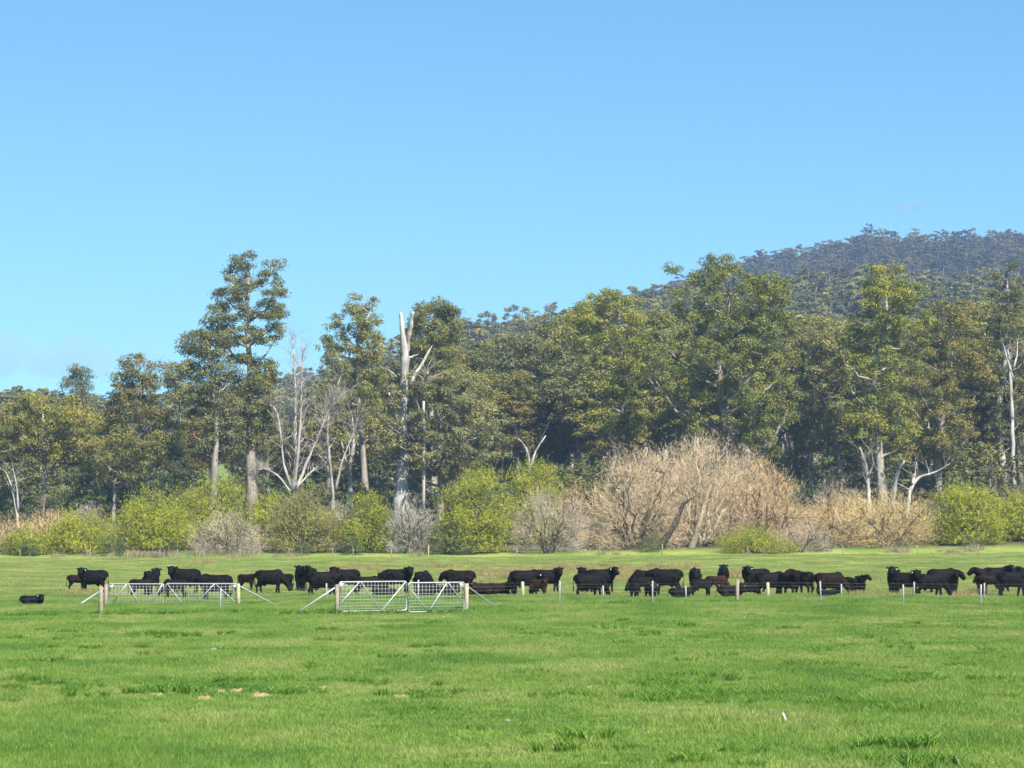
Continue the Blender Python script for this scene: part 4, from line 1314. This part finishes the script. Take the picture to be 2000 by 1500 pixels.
wood_me = {k: cyl_mesh(.092, 10, 'post', M[m], .086) for k, m in (('w', 'post_wood'), ('p', 'post_pale'))}
steel_me = cyl_mesh(.036, 8, 'post', M['galv_post'], .046)
far_me = cyl_mesh(.06, 6, 'post', M['post_wood'])
stay_me = cyl_mesh(.032, 8, 'stay', M['galv'])


def fence(label, posts, wires, stays, breaks=(), wm=fwire_me):
    """posts: (px, Y, height, kind); wires strung post to post except across gate openings"""
    root = empty('wire_fence', P2(posts[0][0], posts[0][1]))
    tag(root, label, 'fence', 'wire fences')
    o = np.array(P2(posts[0][0], posts[0][1]))
    tops = []
    for (px, Y, h, kd) in posts:
        p = np.array(P2(px, Y)) - o
        me = {'s': steel_me, 'f': far_me}.get(kd) or wood_me[kd]
        lx, ly = rng.normal(size=2) * .02
        if kd != 'x':
            between('post', me, root, p - np.array([0, 0, .3]), p + np.array([lx * h, ly * h, h]))
        tops.append(p)
    for k in range(len(posts) - 1):
        if k in breaks: continue
        for z in wires:
            between('wire', wm, root, tops[k] + np.array([0, -.05, z]), tops[k + 1] + np.array([0, -.05, z]))
    for (px, Y, h, px2, Y2) in stays:
        between('stay', stay_me, root, np.array(P2(px, Y)) - o + np.array([0, 0, h]), np.array(P2(px2, Y2)) - o)
    return root


fence('nearer wire fence with wooden and steel posts either side of the gates',
      [(-160, 103, 1.2, 'w'), (200, 105.5, 1.2, 'w'), (431, 109.5, 1.06, 's'), (659, 108.4, 1.26, 'w'), (911, 112.5, 1.28, 'p'), (1092, 124, 1.22, 's'), (1273, 124.5, 1.22, 's'), (1438, 125, 1.22, 'w'),
       (1602, 125, 1.16, 's'), (1762, 125, 1.06, 's'), (1912, 122.5, 1.1, 's'), (2090, 124, 1.15, 's')],
      (.25, .5, .72, .92, 1.08), [(655, 108.4, 1.12, 578, 108.2), (914, 112.5, 1.14, 977, 116)], breaks=(3,))
fence('further wire fence with short posts in front of the cattle',
      [(-200, 124, 1.1, 'w'), (209, 122.5, 1.1, 'w'), (468, 121.4, 1.12, 'p'), (640, 132, .98, 's'), (817, 134, 1.1, 's'), (1021, 138, .95, 'p'), (1178, 137, .82, 's'), (1339, 137, .82, 's'), (1498, 139, .9, 'p'), (1641, 137, .85, 's'), (1783, 138, .95, 's'),
       (1919, 140, .92, 's'), (2080, 140, .95, 'p')],
      (.3, .52, .72, .86), [(205, 122.5, .9, 148, 121), (471, 121.4, .98, 541, 123)], breaks=(1,))
fence('far fence of short posts along the willow edge',
      [(x, 352 + rng.normal() * .6, 1.15 + .25 * rng.random(), 'f') for x in (-140, 41, 178, 314, 348, 385, 470, 566, 651, 690, 765, 800)] + [(837, 351, 1.7, 'p')] +
      [(x, 352 + rng.normal() * .6, 1.15 + .25 * rng.random(), 'f') for x in (1010, 1171)] + [(1293, 351.5, 1.6, 'w')] +
      [(x, 352 + rng.normal() * .6, 1.1 + .25 * rng.random(), 'f') for x in (1460, 1645, 1790, 1908, 2100)],
      (.4, .75, 1.05), [])


# ------------------------------------------------------------------ grass and weeds
def blades_piece(n, size, h, hv, wd, m, lean=.35, tuft=0, rnd=False):
    mb = MB()
    if tuft:
        tc = (rng.random((tuft, 2)) - .5) * size
        p = tc[rng.integers(0, tuft, n)] + rng.normal(size=(n, 2)) * size * .05
    else:
        p = (rng.random((n, 2)) - .5) * size
    if rnd:
        p = rng.normal(size=(n, 2)) * size * .24
    hgt = h * (1 - hv + 2 * hv * rng.random(n))
    a = rng.random(n) * 2 * math.pi; ln = lean * (.3 + rng.random(n)) * hgt
    p0 = np.concatenate([p, np.zeros((n, 1))], 1)
    dd = np.stack([np.cos(a), np.sin(a)], 1)
    p1 = p0 + np.concatenate([dd * ln[:, None] * .35, hgt[:, None] * .6], 1)
    p2 = p0 + np.concatenate([dd * ln[:, None], hgt[:, None]], 1)
    twigs(mb, p0, p1, p2, wd * (.7 + .6 * rng.random(n)))
    return mb.obj('piece', m, link=False, smooth=False)


def pnoise(x, y, s, seed):
    r = np.random.default_rng(seed)
    out = 0
    for k in range(6):
        a = r.random() * 6.28; f = s * (.6 + 1.2 * r.random()); ph = r.random() * 6.28
        out = out + np.sin((x * math.cos(a) + y * math.sin(a) * .6) * f + ph)
    return out / 6


def field(y0, y1, step, grow=0):
    P = []
    y = y0
    while y < y1:
        st = step * (1 + grow * (y - y0))
        hw = .25 * y + 12
        xs = np.arange(-hw, hw, st)
        P.append(np.stack([xs + (rng.random(len(xs)) - .5) * st, np.full(len(xs), y) + (rng.random(len(xs)) - .5) * st], 1))
        y += st
    return np.concatenate(P)


near = [blades_piece(560, .72, .085, .5, .0075, M['grass'], .55) for k in range(6)]
P = field(26, 143, .52, .004)
nz = pnoise(P[:, 0], P[:, 1], .5, 3) + .6 * pnoise(P[:, 0], P[:, 1], 1.6, 4)
hs = np.clip(1 + .55 * nz, .5, 1.9) * np.interp(P[:, 1], [0, 108, 116, 143], [1, 1, 1.9, 2.1])
s = np.stack([1 + .003 * (P[:, 1] - 26), 1 + .003 * (P[:, 1] - 26), hs], 1)
P3 = np.concatenate([P, ground(P[:, 0], P[:, 1])[:, None]], 1)
scatter('grass', P3, rng.random(len(P)) * 6.28, s, rng.integers(0, 6, len(P)), near, 'lush short pasture grass in the foreground', 'grass')

mid = [blades_piece(420, 2.2, .06, .5, .02, M['grass_short'], .5) for k in range(5)]
P = field(130, 354, 1.5, .004)
nz = pnoise(P[:, 0], P[:, 1], .2, 5)
s = np.stack([np.ones(len(P)) * 1.2, np.ones(len(P)) * 1.2, np.clip(1 + .7 * nz, .4, 2)], 1)
P3 = np.concatenate([P, ground(P[:, 0], P[:, 1])[:, None]], 1)
scatter('grazed_grass', P3, rng.random(len(P)) * 6.28, s, rng.integers(0, 5, len(P)), mid, 'shorter grazed grass around and behind the cattle', 'grass')

# rank tufts: along fences, round posts, scattered dark tussocks
rank = [blades_piece(260, .55, .24, .4, .011, M['grass_rank'], .5, 5) for k in range(4)]
Q = []
for (xa, ya, xb, yb, n) in [(-150, 104, 660, 109, 120), (640, 109.5, 925, 113.5, 70), (911, 113, 1092, 125, 90), (1092, 125, 2050, 124, 260), (200, 124, 480, 123, 40), (480, 123, 640, 133, 60), (640, 133, 1020, 139, 90), (1020, 138, 2060, 140, 220)]:
    t = rng.random(n)
    Y = ya + (yb - ya) * t + rng.normal(size=n) * 1.1
    Q.append(np.stack([xp(xa + (xb - xa) * t, Y), Y], 1))
for (px, row, n, sp) in [(300, 1240, 14, .5), (745, 1238, 10, .4), (1060, 1240, 14, .8), (320, 1352, 18, .5), (530, 1352, 10, .5), (860, 1355, 10, .6), (1290, 1345, 24, .8), (1350, 1360, 20, .7), (1380, 1335, 14, .6), (1440, 1352, 16, .6), (1665, 1380, 16, .4), (1975, 1335, 16, .4),
                          (1810, 1335, 12, .5), (1780, 1478, 16, .4), (1300, 1480, 10, .6), (60, 1345, 20, .7), (120, 1350, 14, .6), (1250, 1232, 12, .7), (1400, 1240, 10, .6), (40, 1255, 8, .6), (1900, 1235, 10, .6), (690, 1340, 14, .8), (480, 1335, 12, .7)]:
    Y = H * F / (row - YH)
    Yq = Y + rng.normal(size=n) * sp * 2.5
    Q.append(np.stack([xp(px, Y) + rng.normal(size=n) * sp, Yq], 1))
nq = 420
Yq = 28 + 102 * rng.random(nq) ** .7
Q.append(np.stack([(rng.random(nq) - .5) * .5 * Yq, Yq], 1))
Q = np.concatenate(Q)
P3 = np.concatenate([Q, ground(Q[:, 0], Q[:, 1])[:, None]], 1)
s = (.32 + .5 * rng.random((len(Q), 1)) ** 2) * np.ones((1, 3)); s[:, :2] *= 2.0
s[:700] *= 1.25
scatter('rank_grass', P3, rng.random(len(Q)) * 6.28, s, rng.integers(0, 4, len(Q)), rank, 'darker tall tufts of grass along the fences', 'grass')

dry = [blades_piece(420, .9, .26, .45, .012, M['grass_dry'], .6, 0, True) for k in range(3)]
Q = []
for (px, row, n, sx, sy) in [(1240, 1112, 20, 60, 3), (1130, 1114, 24, 80, 3), (960, 1124, 30, 50, 6), (700, 1112, 16, 40, 2), (1225, 1129, 14, 18, 3), (1440, 1125, 14, 14, 3), (1040, 1118, 26, 50, 4), (1300, 1107, 12, 40, 2), (395, 1100, 6, 15, 1), (1150, 1108, 12, 60, 2), (1890, 1160, 5, 14, 2), (1670, 1166, 4, 12, 1), (1740, 1170, 4, 12, 1), (150, 1165, 4, 6, 2), (880, 1108, 8, 70, 4)]:
    rr = row + rng.normal(size=n) * sy
    xx = px + rng.normal(size=n) * sx
    for a_, b_ in zip(xx, rr):
        # depth whose ground shows at that row
        Yc = np.arange(120, 350, 1.0)
        zz = ground(xp(a_, Yc), Yc)
        rows = YH + F * (H - zz) / Yc
        Yb = Yc[int(np.argmin(abs(rows - b_)))]
        Q.append((xp(a_, Yb), Yb))
Q = np.array(Q)
P3 = np.concatenate([Q, ground(Q[:, 0], Q[:, 1])[:, None]], 1)
s = (.6 + .8 * rng.random((len(Q), 1))) * np.ones((1, 3)); s[:, :2] *= 1.5
scatter('dry_grass', P3, rng.random(len(Q)) * 6.28, s, rng.integers(0, 3, len(Q)), dry, 'straw coloured dry tussocks in the far pasture', 'dry grass')

weed = [blades_piece(150, 1.9, .8, .75, .03, M['weeds'], .5, 0, True) for k in range(3)]
n = 330
Y = 355.5 + rng.random(n) * 5; px = -150 + 2300 * rng.random(n)
keepw = (pnoise(px, px * 0, .03, 9) > .12) | ((px < 520) & (px > 90) & (rng.random(n) < .75))
px, Y = px[keepw], Y[keepw]
Q = np.stack([xp(px, Y), Y], 1)
P3 = np.concatenate([Q, ground(Q[:, 0], Q[:, 1])[:, None]], 1)
s = (.2 + .85 * rng.random((len(Q), 1)) ** 1.6) * np.ones((1, 3)); s[:, :2] *= 1.5
scatter('dead_weeds', P3, rng.random(len(Q)) * 6.28, s, rng.integers(0, 3, len(Q)), weed, 'brown dead weeds and rank stalks along the far fence', 'weeds')

# bare scrapes in the turf
SOILS = [(310, 1364, 34, 'bare scrape of soil at the left end of the row'), (402, 1368, 40, 'wide bare scrape below the left pair of scrapes'), (425, 1353, 34, 'round bare scrape of soil in the left cluster'), (468, 1352, 40, 'slanting bare scrape of soil in the left cluster'),
         (510, 1360, 42, 'broad crumbly bare scrape at the right of the left cluster'), (588, 1346, 34, 'bare scrape alone right of the left cluster'), (630, 1347, 18, 'tiny bare scrape right of the lone one'), (783, 1367, 34, 'faint bare scrape left of the middle one'), (855, 1348, 34, 'pale bare scrape near the middle of the field'),
         (1160, 1346, 32, 'bare scrape of soil in the dark grass right of centre'), (1318, 1340, 22, 'small bare scrape among the dark tufts'), (1422, 1341, 20, 'orange bare scrape among the dark tufts'), (550, 1268, 40, 'grey bare streak behind the row of scrapes')]
for (px, row, wpx, lab) in SOILS:
    Y = H * F / (row - YH)
    b = P2(px, Y)
    rw = wpx * Y / F / 2
    mb = MB()
    k = 18; a = np.arange(k) / k * 2 * math.pi
    rim = 1 + .22 * np.sin(3 * a + rng.random() * 6) + .12 * np.sin(5 * a + rng.random() * 6) + .07 * rng.normal(size=k)
    V = [np.array([[0, 0, .08]])]
    for q, z in ((.45, .078), (.8, .06), (1, .02), (1.15, -.05)):
        V.append(np.stack([rw * q * rim * np.cos(a), rw * 2.2 * q * rim * np.sin(a), np.full(k, z) + .018 * rng.normal(size=k)], 1))
    V = np.concatenate(V)
    jj = np.arange(k)
    T = np.stack([np.zeros(k, int), 1 + jj, 1 + (jj + 1) % k], -1)
    Qd = np.concatenate([np.stack([1 + r * k + jj, 1 + (r + 1) * k + jj, 1 + (r + 1) * k + (jj + 1) % k, 1 + r * k + (jj + 1) % k], -1) for r in range(3)])
    mb.add(V, [T, Qd])
    o = mb.obj('bare_soil', M['soil'], loc=b)
    tag(o, lab, 'soil patch', 'bare scrapes in the turf')


def stone(px, row, wpx, hm, lab, sx=1):
    Y = H * F / (row - YH)
    b = P2(px, Y, .045)
    bm = bmesh.new()
    bmesh.ops.create_icosphere(bm, subdivisions=2, radius=1)
    rw = wpx * Y / F / 2
    for v in bm.verts:
        q = 1 + .18 * math.sin(v.co.x * 4 + px) * math.cos(v.co.y * 3 + row) + .08 * rng.normal()
        v.co = Vector((v.co.x * rw * q, v.co.y * rw * .8 * q, v.co.z * hm * q))
    me = bpy.data.meshes.new('pale_stone'); bm.to_mesh(me); bm.free(); me.materials.append(M['stone'])
    return tag(mobj('pale_stone', me, loc=b), lab, 'stone')


stone(422, 1274, 20, .07, 'flat pale stone lying in the grass below the left gates')
stone(992, 1416, 12, .035, 'small pale stone in the foreground below the middle')
stone(1698, 1422, 7, .05, 'tiny pale pebble in the foreground at right')
Yf = H * F / (1418 - YH)
mb = MB()
t = np.linspace(0, 1, 7)
pts = np.stack([.07 * t ** 2 - .04, 0 * t, .02 + .16 * np.sin(t * 1.5 + .1) [::-1]], 1)
tube(mb, pts, .017 * np.sin(np.clip(t, .08, .95) * math.pi) + .003, 6, True, (1, .35))
o = mb.obj('feather', M['feather'], loc=P2(1530, Yf, .03))
tag(o, 'curled white feather standing in the foreground grass', 'feather')


# ------------------------------------------------------------------ clouds, far beyond the haze
def cloud(blobs, Y, dens, label, col=(.5, .62, .76)):
    mb = MB()
    c0 = W(blobs[0][0], blobs[0][1], Y)
    for (px, row, rx, rz) in blobs:
        c = W(px, row, Y) - c0
        k = Y / F
        bm = bmesh.new(); bmesh.ops.create_icosphere(bm, subdivisions=3, radius=1)
        V = np.array([v.co[:] for v in bm.verts]); Fc = np.array([[v.index for v in f.verts] for f in bm.faces]); bm.free()
        mb.add(V * np.array([rx * k, rx * k * .9, rz * k]) + c, Fc)
    o = mb.obj('tmp', None)
    m = o.modifiers.new('r', 'REMESH'); m.mode = 'VOXEL'; m.voxel_size = 4 * Y / F
    s = o.modifiers.new('s', 'SMOOTH'); s.factor = .5; s.iterations = 6
    dg = bpy.context.evaluated_depsgraph_get(); dg.update()
    me = bpy.data.meshes.new_from_object(o.evaluated_get(dg)); old = o.data
    bpy.data.objects.remove(o); bpy.data.meshes.remove(old)
    me.name = 'cloud'; me.materials.clear()
    mt = bpy.data.materials.new('cloud vapour'); mt.use_nodes = True
    t = mt.node_tree; t.nodes.remove(t.nodes['Principled BSDF'])
    v = t.nodes.new('ShaderNodeVolumePrincipled')
    v.inputs['Color'].default_value = (*col, 1); v.inputs['Density'].default_value = dens; v.inputs['Anisotropy'].default_value = .0
    t.links.new(v.outputs[0], t.nodes['Material Output'].inputs['Volume'])
    me.materials.append(mt)
    return tag(mobj('cloud', me, loc=tuple(c0)), label, 'cloud')


cloud([(-20, 690, 75, 52), (30, 680, 45, 36), (60, 700, 40, 30)], 7000, .004, 'pale blue cloud bank at the left edge of the sky')
cloud([(150, 695, 55, 48), (115, 705, 50, 36), (190, 705, 45, 36), (90, 715, 40, 26)], 7300, .004, 'pale blue humped cloud left of the tall thin gum')
cloud([(250, 690, 30, 28), (285, 690, 32, 26)], 7600, .0025, 'faintest pale cloud above the rusty crowned gum')
cloud([(1770, 404, 22, 8), (1795, 400, 16, 9), (1758, 407, 14, 5)], 7500, .012, 'small grey cloud alone above the blue hill', (.42, .5, .6))

# ------------------------------------------------------------------ haze
hz = MB()
x0, x1, y0, y1, z0, z1 = -1700, 1700, -150, 3150, -2.0, 330
bx = np.array([[x, y, z] for x in (x0, x1) for y in (y0, y1) for z in (z0, z1)])
hz.add(bx, np.array([[0, 1, 3, 2], [4, 6, 7, 5], [0, 4, 5, 1], [2, 3, 7, 6], [0, 2, 6, 4], [1, 5, 7, 3]]))
hm = bpy.data.materials.new('haze air'); hm.use_nodes = True
t = hm.node_tree; t.nodes.remove(t.nodes['Principled BSDF'])
v = t.nodes.new('ShaderNodeVolumePrincipled')
v.inputs['Color'].default_value = (.42, .6, 1, 1)
v.inputs['Density'].default_value = .000105
v.inputs['Anisotropy'].default_value = 0.0
t.links.new(v.outputs[0], t.nodes['Material Output'].inputs['Volume'])
tag(hz.obj('haze', hm, smooth=False), 'thin blue haze filling the valley air', 'haze', kind='stuff')
